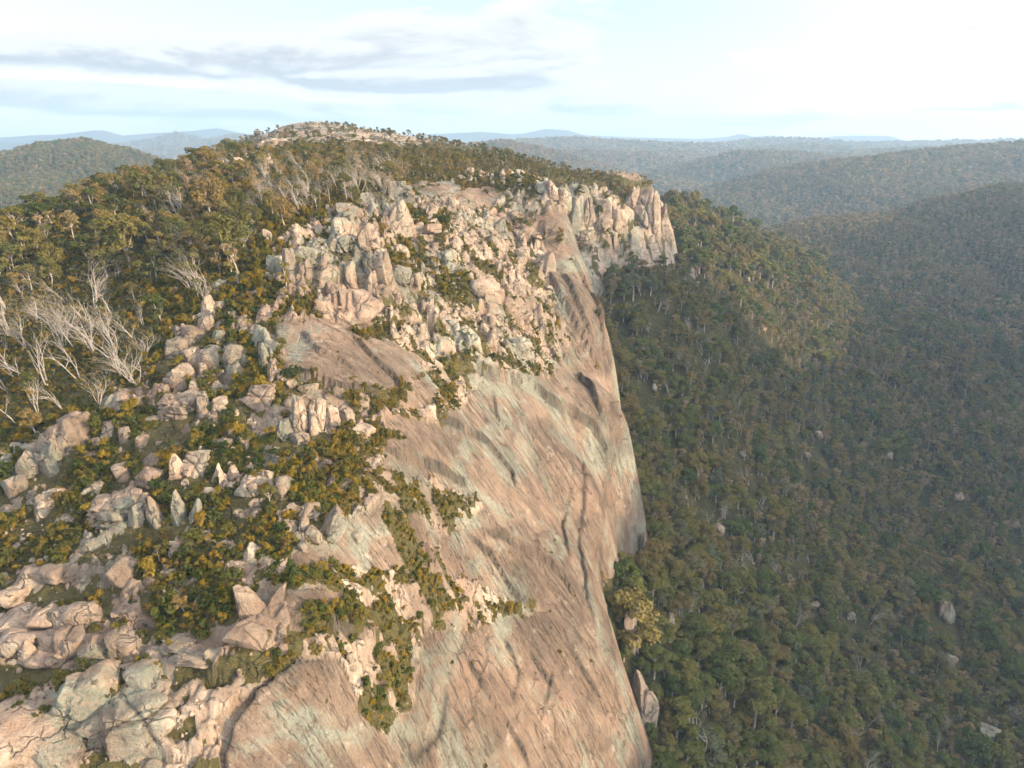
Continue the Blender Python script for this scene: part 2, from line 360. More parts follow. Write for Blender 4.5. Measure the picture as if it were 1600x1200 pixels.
def dome_full(x, y, base=None, z=None):
    b = dome_base(x, y) if base is None else base
    slab, scrub, block = zones(x, y, b) if z is None else z
    al = 0.95*x-0.316*y; ac = 0.316*x+0.95*y
    h = 1.1*noise(x/26, y/26, 31)+0.5*noise(x/9, y/9, 32)
    wx = x+1.6*noise(x/7, y/7, 33); wy = y+1.6*noise(x/7+50, y/7, 34)
    f1, f2, r1 = voronoi(wx/11.0, wy/7.5, 41); g1, g2, r2 = voronoi(wx/3.4, wy/2.7, 42); k1, k2, r3 = voronoi(x/1.5, y/1.3, 43)
    rock = 2.3*(r1-0.45) - 1.5*np.exp(-((f2-f1)/0.10)**2) + 1.2*(r2-0.4) - 0.8*np.exp(-((g2-g1)/0.14)**2) + 0.35*(r3-0.5) + 0.6*(0.5-g1)
    ledge = 0.9*np.abs(((b+0.6*noise(x/11, y/11, 36))/4.2) % 1.0 - 0.5)*2
    mix = (1-slab)*(1-scrub)
    h = h + mix*(0.65+1.15*block)*rock + (1-slab)*ledge
    # long runnels and bulges down the bare sheets
    h = h + slab*(0.22*noise(ac/2.4, al/30, 35) + 0.09*noise(ac/0.9, al/18, 37) + 0.6*noise(ac/9, al/30, 38)+1.1*noise(x/34, y/34, 48)+0.14*np.abs(noise(ac/1.7, al/34, 58))+0.10*noise(x/3.1, y/3.1, 59) + 0.10*noise(x/1.1, y/1.1, 40))
    c1, c2, cr = voronoi((ac+2.5*noise(x/12, y/12, 44))/15.0, (al+2.5*noise(x/12+5, y/12, 45))/24.0, 46)
    sh = al/19.0 + 0.9*noise(ac/16, al/28, 49) + 0.25*noise(ac/5, al/9, 51); fr = sh-np.floor(sh)
    h = h + slab*0.6*fr**3*np.clip(noise(x/22, y/22, 52)*1.8+0.35, 0, 1)
    sh = (ac+0.5*al)/13.0 + 0.8*noise(ac/12, al/20, 53); fr = sh-np.floor(sh)
    h = h + slab*0.25*fr**3*np.clip(noise(x/18, y/18, 54)*2.0+0.1, 0, 1)
    h = h + slab*(0.9*(cr-0.5) - 0.25*np.exp(-((c2-c1)/0.03)**2)*(noise(x/15,y/15,47)>0.1))
    h = h + scrub*(0.35*noise(x/1.6, y/1.6, 39)-0.2) + flakes(x, y)
    return b + h

# ------------------------------------------------------------------ materials
def new_mat(name):
    m = bpy.data.materials.new(name); m.use_nodes = True; nt = m.node_tree; nt.nodes.clear()
    out = nt.nodes.new('ShaderNodeOutputMaterial')
    return m, nt, out
class NB:
    """small node-building helper"""
    def __init__(s, nt): s.nt = nt
    def put(s, sock, v):
        if isinstance(v, bpy.types.NodeSocket): s.nt.links.new(v, sock)
        else: sock.default_value = v
    def math(s, op, a, b=0.0, clamp=False):
        n = s.nt.nodes.new('ShaderNodeMath'); n.operation = op; n.use_clamp = clamp; s.put(n.inputs[0], a); s.put(n.inputs[1], b); return n.outputs[0]
    def vmul(s, v, k, off=(0,0,0), rot=(0,0,0)):
        n = s.nt.nodes.new('ShaderNodeMapping'); s.put(n.inputs['Vector'], v); n.inputs['Scale'].default_value = k; n.inputs['Location'].default_value = off; n.inputs['Rotation'].default_value = rot; return n.outputs[0]
    def noise(s, vec, scale, detail=4, rough=0.55, dist=0.0):
        n = s.nt.nodes.new('ShaderNodeTexNoise'); s.put(n.inputs['Vector'], vec); n.inputs['Scale'].default_value = scale; n.inputs['Detail'].default_value = detail; n.inputs['Roughness'].default_value = rough; n.inputs['Distortion'].default_value = dist; return n.outputs['Fac']
    def vor(s, vec, scale, feature='F1', rnd=1.0):
        n = s.nt.nodes.new('ShaderNodeTexVoronoi'); n.feature = feature; s.put(n.inputs['Vector'], vec); n.inputs['Scale'].default_value = scale; n.inputs['Randomness'].default_value = rnd; return n
    def step(s, v, a, b, lo=0.0, hi=1.0):
        n = s.nt.nodes.new('ShaderNodeMapRange'); n.interpolation_type = 'SMOOTHSTEP'; s.put(n.inputs['Value'], v)
        n.inputs['From Min'].default_value = a; n.inputs['From Max'].default_value = b; n.inputs['To Min'].default_value = lo; n.inputs['To Max'].default_value = hi; return n.outputs[0]
    def mix(s, f, a, b, mode='MIX'):
        n = s.nt.nodes.new('ShaderNodeMix'); n.data_type = 'RGBA'; n.blend_type = mode; s.put(n.inputs[0], f)
        for i, v in ((6, a), (7, b)): s.put(n.inputs[i], (*v, 1) if isinstance(v, tuple) and len(v) == 3 else v)
        return n.outputs[2]
    def attr(s, name):
        n = s.nt.nodes.new('ShaderNodeAttribute'); n.attribute_name = name; return n.outputs['Fac']
    def ramp(s, f, stops):
        n = s.nt.nodes.new('ShaderNodeValToRGB'); s.put(n.inputs[0], f); e = n.color_ramp.elements
        while len(e) < len(stops): e.new(0.5)
        for q, (p, c) in zip(e, stops): q.position = p; q.color = (*c, 1)
        return n.outputs[0]
def granite_material():
    m, nt, out = new_mat('granite'); b = NB(nt)
    pos = nt.nodes.new('ShaderNodeNewGeometry').outputs['Position']
    slab = b.attr('slab'); soil = b.attr('soil')
    run = b.vmul(pos, (1, 1, 1), rot=(0, 0, math.radians(18.4)))          # x runs down the fall of the slabs
    big = b.noise(pos, 0.035, 4, 0.6); mid = b.noise(pos, 0.22, 5, 0.62, 0.4); fine = b.noise(pos, 1.7, 5, 0.68); grit = b.noise(pos, 7.0, 3, 0.7)
    pale = b.mix(b.step(mid, 0.36, 0.66), (0.225, 0.168, 0.125), (0.42, 0.335, 0.26))
    tan = b.mix(b.step(mid, 0.35, 0.68), (0.110, 0.076, 0.054), (0.195, 0.138, 0.098))
    c = b.mix(slab, pale, tan)
    c = b.mix(b.math('MULTIPLY', b.step(big, 0.42, 0.66), 0.55), c, (0.27, 0.17, 0.12))
    # grey-green lichen in drifts
    lich = b.math('MULTIPLY', b.step(b.noise(b.vmul(pos, (1,1,0.6), (31,7,0)), 0.06, 6, 0.66, 0.8), 0.48, 0.60), b.step(fine, 0.30, 0.58))
    c = b.mix(b.math('MULTIPLY', lich, 0.9), c, (0.200, 0.240, 0.195))
    # streaks of water stain and paler wash down the fall
    st = b.noise(b.vmul(run, (0.05, 0.75, 0.06)), 1.0, 8, 0.66, 0.15); st2 = b.noise(b.vmul(run, (0.04, 1.5, 0.05), (9,4,2)), 1.0, 8, 0.66)
    amt = b.math('ADD', b.math('MULTIPLY', slab, 0.70), 0.12)
    c = b.mix(b.math('MULTIPLY', b.step(st, 0.53, 0.68), amt), c, (0.105, 0.075, 0.058))
    c = b.mix(b.math('MULTIPLY', b.step(st2, 0.56, 0.70), b.math('MULTIPLY', slab, 0.6)), c, (0.34, 0.275, 0.21))
    c = b.mix(b.math('MULTIPLY', b.step(b.noise(b.vmul(run, (0.05, 0.35, 0.05), (3,8,1)), 1.0, 4, 0.6), 0.57, 0.70), 0.35), c, (0.25, 0.145, 0.085))
    # dark weathered crust and pale fresh scars, flecked
    c = b.mix(b.math('MULTIPLY', b.step(b.noise(pos, 0.55, 6, 0.74, 0.5), 0.53, 0.66), 0.75), c, (0.085, 0.070, 0.058))
    c = b.mix(b.math('MULTIPLY', b.step(b.noise(b.vmul(pos, (1,1,1), (5,50,9)), 0.30, 6, 0.7), 0.58, 0.70), 0.6), c, (0.42, 0.36, 0.29))
    c = b.mix(b.step(fine, 0.35, 0.75, 0.0, 0.35), c, (0.135, 0.105, 0.085)); c = b.mix(b.step(grit, 0.45, 0.8, 0.0, 0.35), c, (0.40, 0.335, 0.27))
    tone = b.math('ADD', b.math('MULTIPLY', b.step(b.noise(b.vmul(pos, (1,1,1), (70,3,0)), 0.045, 4, 0.6, 0.5), 0.34, 0.64), 0.5), 0.62)
    tn = nt.nodes.new('ShaderNodeVectorMath'); tn.operation = 'SCALE'; b.put(tn.inputs[0], c); b.put(tn.inputs['Scale'], tone); c = tn.outputs[0]
    # joints
    wob = nt.nodes.new('ShaderNodeVectorMath'); wob.operation = 'ADD'; b.put(wob.inputs[0], pos)
    nz = nt.nodes.new('ShaderNodeTexNoise'); b.put(nz.inputs['Vector'], pos); nz.inputs['Scale'].default_value = 0.35; nz.inputs['Detail'].default_value = 3
    sc = nt.nodes.new('ShaderNodeVectorMath'); sc.operation = 'SCALE'; b.put(sc.inputs[0], nz.outputs['Color']); sc.inputs['Scale'].default_value = 3.0; b.put(wob.inputs[1], sc.outputs[0])
    e1 = b.vor(b.vmul(wob.outputs[0], (0.10, 0.055, 0.08), rot=(0,0,0.4)), 1.0, 'DISTANCE_TO_EDGE').outputs['Distance']
    e2 = b.vor(b.vmul(wob.outputs[0], (0.30, 0.38, 0.22), rot=(0,0,-0.3)), 1.0, 'DISTANCE_TO_EDGE').outputs['Distance']
    j1 = b.step(e1, 0.006, 0.03, 1.0, 0.0); j2 = b.math('MULTIPLY', b.step(e2, 0.01, 0.06, 1.0, 0.0), b.math('SUBTRACT', 0.75, b.math('MULTIPLY', slab, 0.7)))
    joints = b.math('MAXIMUM', b.math('MULTIPLY', j1, b.math('MULTIPLY', b.step(big, 0.52, 0.62), 0.7)), b.math('MULTIPLY', j2, b.step(mid, 0.50, 0.60)))
    c = b.mix(b.math('MULTIPLY', joints, 0.55), c, (0.10, 0.085, 0.06))
    lines = 0.0
    for sc_, off, wd in (((0.030, 0.30, 0.04), (3, 1, 7), 0.010), ((0.05, 0.62, 0.06), (13, 5, 2), 0.013)):
        nn = b.noise(b.vmul(run, sc_, off), 1.0, 4, 0.6, 0.25); ab = b.math('ABSOLUTE', b.math('SUBTRACT', nn, 0.5))
        ln = b.math('MULTIPLY', b.step(ab, 0.0, wd, 1.0, 0.0), b.step(b.noise(b.vmul(pos, (1, 1, 1), off), 0.09, 3), 0.44, 0.56)); lines = b.math('MAXIMUM', lines, ln)
    lines = b.math('MULTIPLY', lines, slab)
    c = b.mix(b.math('MULTIPLY', lines, 0.5), c, (0.065, 0.052, 0.042))
    c = b.mix(b.math('MULTIPLY', b.attr('crack'), 0.85), c, (0.045, 0.038, 0.030))
    # soil, litter and low heath in the hollows
    sn = b.noise(pos, 0.5, 5, 0.7); so = b.ramp(b.noise(pos, 2.2, 8, 0.8), [(0.32, (0.022, 0.026, 0.010)), (0.45, (0.080, 0.070, 0.022)), (0.52, (0.040, 0.038, 0.014)), (0.60, (0.130, 0.090, 0.030)), (0.74, (0.24, 0.19, 0.14))])
    edge = b.step(b.math('ADD', soil, b.math('MULTIPLY', b.math('SUBTRACT', sn, 0.5), 0.9)), 0.38, 0.56)
    c = b.mix(edge, c, so)
    hgt = b.math('ADD', b.math('MULTIPLY', mid, 0.8), b.math('ADD', b.math('MULTIPLY', fine, 0.42), b.math('MULTIPLY', grit, 0.08)))
    hgt = b.math('ADD', hgt, b.math('MULTIPLY', b.math('MULTIPLY', st, slab), 0.7)); hgt = b.math('SUBTRACT', hgt, b.math('MULTIPLY', b.math('ADD', joints, b.math('MULTIPLY', lines, 0.5)), 0.8))
    bp = nt.nodes.new('ShaderNodeBump'); bp.inputs['Strength'].default_value = 1.0; bp.inputs['Distance'].default_value = 1.5; b.put(bp.inputs['Height'], hgt)
    p = nt.nodes.new('ShaderNodeBsdfPrincipled'); b.put(p.inputs['Base Color'], c); p.inputs['Roughness'].default_value = 0.85; p.inputs['Specular IOR Level'].default_value = 0.25
    b.put(p.inputs['Normal'], bp.outputs[0]); nt.links.new(p.outputs[0], out.inputs[0]); return m
def leaf_material(name, stops, trans=0.25):
    m, nt, out = new_mat(name); b = NB(nt)
    rnd = nt.nodes.new('ShaderNodeObjectInfo').outputs['Random']
    c = b.ramp(rnd, stops)
    pos = nt.nodes.new('ShaderNodeNewGeometry').outputs['Position']
    c = b.mix(b.math('MULTIPLY', b.noise(pos, 0.9, 2), 0.7), c, b.mix(0.5, c, (0.03, 0.035, 0.012)))
    drift = b.noise(pos, 0.02, 3); c = b.mix(b.step(drift, 0.45, 0.7, 0.0, 0.25), c, (0.11, 0.075, 0.03))
    d = nt.nodes.new('ShaderNodeBsdfDiffuse'); b.put(d.inputs[0], c)
    t = nt.nodes.new('ShaderNodeBsdfTranslucent'); b.put(t.inputs[0], c)
    x = nt.nodes.new('ShaderNodeMixShader'); x.inputs[0].default_value = trans; nt.links.new(d.outputs[0], x.inputs[1]); nt.links.new(t.outputs[0], x.inputs[2])
    nt.links.new(x.outputs[0], out.inputs[0]); return m
def plain_material(name, a, bcol, scale, rough=0.85):
    m, nt, out = new_mat(name); b = NB(nt); pos = nt.nodes.new('ShaderNodeNewGeometry').outputs['Position']
    c = b.mix(b.step(b.noise(pos, scale, 4, 0.65), 0.35, 0.65), a, bcol)
    p = nt.nodes.new('ShaderNodeBsdfPrincipled'); b.put(p.inputs['Base Color'], c); p.inputs['Roughness'].default_value = rough; p.inputs['Specular IOR Level'].default_value = 0.2
    nt.links.new(p.outputs[0], out.inputs[0]); return m
def land_material():
    m, nt, out = new_mat('forest_floor'); b = NB(nt); pos = nt.nodes.new('ShaderNodeNewGeometry').outputs['Position']
    c = b.ramp(b.noise(pos, 0.06, 8, 0.75), [(0.3, (0.022, 0.026, 0.011)), (0.5, (0.05, 0.046, 0.02)), (0.68, (0.085, 0.07, 0.035))])
    hg = b.noise(pos, 0.09, 6, 0.7)
    bp = nt.nodes.new('ShaderNodeBump'); bp.inputs['Strength'].default_value = 1.0; bp.inputs['Distance'].default_value = 9.0; b.put(bp.inputs['Height'], hg)
    p = nt.nodes.new('ShaderNodeBsdfPrincipled'); b.put(p.inputs['Base Color'], c); p.inputs['Roughness'].default_value = 0.95; p.inputs['Specular IOR Level'].default_value = 0.05
    b.put(p.inputs['Normal'], bp.outputs[0]); nt.links.new(p.outputs[0], out.inputs[0]); return m
GRANITE = granite_material()
LEAF_FOREST = leaf_material('gum_leaves', [(0.0, (0.070, 0.098, 0.030)), (0.35, (0.125, 0.134, 0.042)), (0.65, (0.175, 0.152, 0.048)), (0.88, (0.185, 0.135, 0.054)), (1.0, (0.125, 0.140, 0.088))], 0.3)
LEAF_RIDGE = leaf_material('ridge_gum_leaves', [(0.0, (0.055, 0.072, 0.020)), (0.4, (0.115, 0.112, 0.032)), (0.75, (0.190, 0.150, 0.044)), (1.0, (0.22, 0.145, 0.058))], 0.3)
LEAF_DRY_SUNNED = leaf_material('dry_sunned_gum_leaves', [(0.0, (0.17, 0.14, 0.06)), (0.5, (0.26, 0.19, 0.085)), (1.0, (0.30, 0.22, 0.13))], 0.3)  # dry foliage; on the spur its gold stands in for sunlight
LEAF_GOLD = leaf_material('golden_heath_leaves', [(0.0, (0.120, 0.115, 0.020)), (0.5, (0.215, 0.155, 0.020)), (1.0, (0.27, 0.165, 0.022))], 0.3)
LEAF_SHRUB = leaf_material('heath_leaves', [(0.0, (0.036, 0.054, 0.016)), (0.4, (0.068, 0.080, 0.020)), (0.7, (0.105, 0.098, 0.024)), (0.9, (0.150, 0.112, 0.022)), (1.0, (0.125, 0.078, 0.034))], 0.3)
BARK = plain_material('pale_bark', (0.20, 0.17, 0.14), (0.34, 0.30, 0.26), 1.5)
DEADWOOD = plain_material('bleached_wood', (0.20, 0.172, 0.148), (0.35, 0.315, 0.275), 2.0)
FLOOR = land_material()

# ------------------------------------------------------------------ ground sheets
def link(name, me, parent=None):
    o = bpy.data.objects.new(name, me); col.objects.link(o)
    if parent: o.parent = parent
    return o
def tag(o, label=None, cat=None, group=None, kind=None):
    if label: o['label'] = label
    if cat: o['category'] = cat
    if group: o['group'] = group
    if kind: o['kind'] = kind
    return o
def mesh_np(name, V, F, mat, attrs=None, smooth=True):
    me = bpy.data.meshes.new(name); V = np.asarray(V, np.float32); F = np.asarray(F, np.int32); n = F.shape[1]
    me.vertices.add(len(V)); me.vertices.foreach_set('co', V.ravel())
    me.loops.add(F.size); me.loops.foreach_set('vertex_index', F.ravel())
    me.polygons.add(len(F)); me.polygons.foreach_set('loop_start', np.arange(0, F.size, n, dtype=np.int32)); me.polygons.foreach_set('loop_total', np.full(len(F), n, np.int32))
    me.polygons.foreach_set('use_smooth', np.full(len(F), smooth)); me.update(calc_edges=True)
    for k, a in (attrs or {}).items():
        at = me.attributes.new(k, 'FLOAT', 'POINT'); at.data.foreach_set('value', np.asarray(a, np.float32))
    me.materials.append(mat); return me
def fan(az, rr):
    A, R = np.meshgrid(az, rr); na = len(az); i = (np.arange(len(rr)-1)[:,None]*na + np.arange(na-1)[None]).ravel()
    return R*np.sin(A), R*np.cos(A), np.stack([i, i+na, i+na+1, i+1], 1)
def compact(V, F, attrs):
    used = np.unique(F); re = np.full(len(V), -1); re[used] = np.arange(len(used)); return V[used], re[F], {k: a[used] for k, a in attrs.items()}
STEP = 0.0026
X, Y, F = fan(np.radians(np.arange(-43, 25.5, math.degrees(STEP))), np.exp(np.arange(math.log(58), math.log(1000), STEP)))
X = X.ravel(); Y = Y.ravel(); B = dome_base(X, Y)
BL = bil(GL, X, Y)
ok = (B > BL-7)[F].any(1); F = F[ok]
use = np.zeros(len(X), bool); use[np.unique(F)] = True
Zf = B.copy(); zz = zones(X[use], Y[use], B[use]); Zf[use] = dome_full(X[use], Y[use], B[use], zz)
crack = np.zeros(len(X)); ck = np.zeros(use.sum()); flakes(X[use], Y[use], ck); crack[use] = ck
slab = np.zeros(len(X)); soil = np.zeros(len(X)); slab[use] = zz[0]; soil[use] = zz[1]
V, F, at = compact(np.stack([X, Y, Zf], 1), F, {'slab': slab, 'soil': soil, 'crack': crack})
tag(link('granite_dome', mesh_np('granite_dome', V, F, GRANITE, at)), kind='structure')
az = np.concatenate([np.arange(-60, -40, 1.0), np.arange(-40, 40, 0.22), np.arange(40, 125, 1.2)])
X, Y, F = fan(np.radians(az), np.exp(np.linspace(math.log(70), math.log(12200), 500)))
X = X.ravel(); Y = Y.ravel(); Zl = land(X, Y)
tag(link('forest_ground', mesh_np('forest_ground', np.stack([X, Y, Zl], 1), F, FLOOR)), kind='structure')

# ------------------------------------------------------------------ rocks
def ico(sub):
    import bmesh
    bm = bmesh.new(); bmesh.ops.create_icosphere(bm, subdivisions=sub, radius=1.0)
    V = np.array([v.co[:] for v in bm.verts]); F = np.array([[v.index for v in f.verts] for f in bm.faces]); bm.free(); return V, F
ICO = {s: ico(s) for s in (2, 3, 4, 5)}
def n3(P, s, seed):
    return (noise(P[:,0]*s+seed*3.1, P[:,1]*s+P[:,2]*0.37*s, seed)+noise(P[:,1]*s+seed*1.7, P[:,2]*s+P[:,0]*0.41*s, seed+1)+noise(P[:,2]*s-seed*2.3, P[:,0]*s+P[:,1]*0.33*s, seed+2))/1.8
def rock_mesh(kind, seed, sub=3):
    """a weathered granite rock about 1 m wide, deep and tall, its base a little below the origin"""
    V, F = ICO[sub]; V = V.copy(); rg = np.random.default_rng(seed)
    ex = {'round': 3.6, 'block': 9, 'pillar': 8, 'slab': 7.0, 'fin': 5, 'outcrop': 6}[kind]
    n = (np.abs(V)**ex).sum(1)**(1/ex); P = V/n[:,None]
    for i in range({'round': 9, 'block': 12, 'pillar': 13, 'slab': 11, 'fin': 14, 'outcrop': 22}[kind]):     # broken faces
        d = rg.normal(size=3); d[2] = d[2]*0.7+0.15; d /= np.linalg.norm(d); off = rg.uniform(0.66, 0.98)
        k = P@d-off; P = P - np.outer(np.clip(k, 0, None)*0.97, d)
    if kind == 'fin':
        t = np.clip((P[:,2]+0.4)/1.5, 0, 1); P[:,0] *= 1-0.55*t; P[:,1] *= 1-0.45*t; P[:,0] += 0.35*t*rg.choice([-1, 1])*0.6
    if kind == 'pillar':
        t = (P[:,2]+1)/2; P[:,:2] *= (1-0.22*t)[:,None]
    nrm = P/np.linalg.norm(P, axis=1)[:,None]
    disp = 0.07*n3(P, 1.1, seed)+0.05*n3(P, 2.6, seed+9)+0.03*n3(P, 6.0, seed+21)
    cracks = {'round': 1, 'block': 2, 'pillar': 2, 'slab': 2, 'fin': 2, 'outcrop': 6}[kind]
    for i in range(cracks):                                                             # joints
        a = rg.uniform(0, math.pi); d = np.array([math.cos(a), math.sin(a), rg.normal()*0.25]) if rg.random() < 0.7 else np.array([rg.normal()*0.2, rg.normal()*0.2, 1.0])
        d /= np.linalg.norm(d); q = P@d-rg.uniform(-0.6, 0.6)+0.06*n3(P, 2.0, seed+40+i)
        disp -= 0.16*np.exp(-(q/0.06)**2)*(1 if sub > 2 else 0.5)
    P = P+nrm*disp[:,None]
    P[:,2] = P[:,2]*0.5+0.32; P[:,:2] *= 0.52
    me = mesh_np(kind+'_rock', P, F, GRANITE); me.set_sharp_from_angle(angle=math.radians(32)); return me
ROCKS = {k: [rock_mesh(k, 100*i+j*7+3, 5 if k == 'outcrop' else 4) for j in range(c)] for i, (k, c) in enumerate((('round', 5), ('block', 7), ('pillar', 7), ('slab', 5), ('fin', 6), ('outcrop', 5)))}
SMALL = [rock_mesh(k, 900+i, 2) for i, k in enumerate(('round', 'block', 'block', 'slab', 'fin', 'pillar'))]
CHILD = {}
def ground_z(x, y):
    x = np.atleast_1d(np.asarray(x, float)); y = np.atleast_1d(np.asarray(y, float))
    return np.maximum(dome_full(x, y), land(x, y))
def names(name): return name
NOUN = {'round': 'boulder', 'block': 'granite_block', 'pillar': 'standing_stone', 'slab': 'flat_stone', 'fin': 'rock_fin', 'outcrop': 'rock_outcrop'}
# each: x, y of its foot in the photograph, width, height there (pixels), shape, lean (degrees), label or None for the group label
G_LEFT = ('pale granite rock in the tumbled cluster by the leftmost dead trees', 'rocks tumbled together at the left')
G_TERR = ('pale rock standing among yellow heath on the left terrace', 'rocks on the heath terrace')
G_ROW = ('rounded boulder in the double row at lower left', 'boulders in rows at lower left')
G_BAND = ('upright grey-pink block in the cliff band below the dead trees', 'blocks of the upper cliff band')
G_BUTT = ('tall grey granite pillar of the buttress above the forest', 'pillars of the far buttress')
G_FOOT = ('pale fallen slab among trees at the foot of the big face', 'slabs at the cliff foot')
G_FOR = ('small pale rock showing through the shaded forest', 'rocks showing through the forest')
G_SUM = ('grey rock showing through woodland near the summit', 'rocks near the summit')
G_UP = ('weathered granite block on the broken upper dome', 'blocks of the upper dome')
G_LOW = ('pale loose boulder lying in scrub at lower left', 'loose boulders in lower scrub')
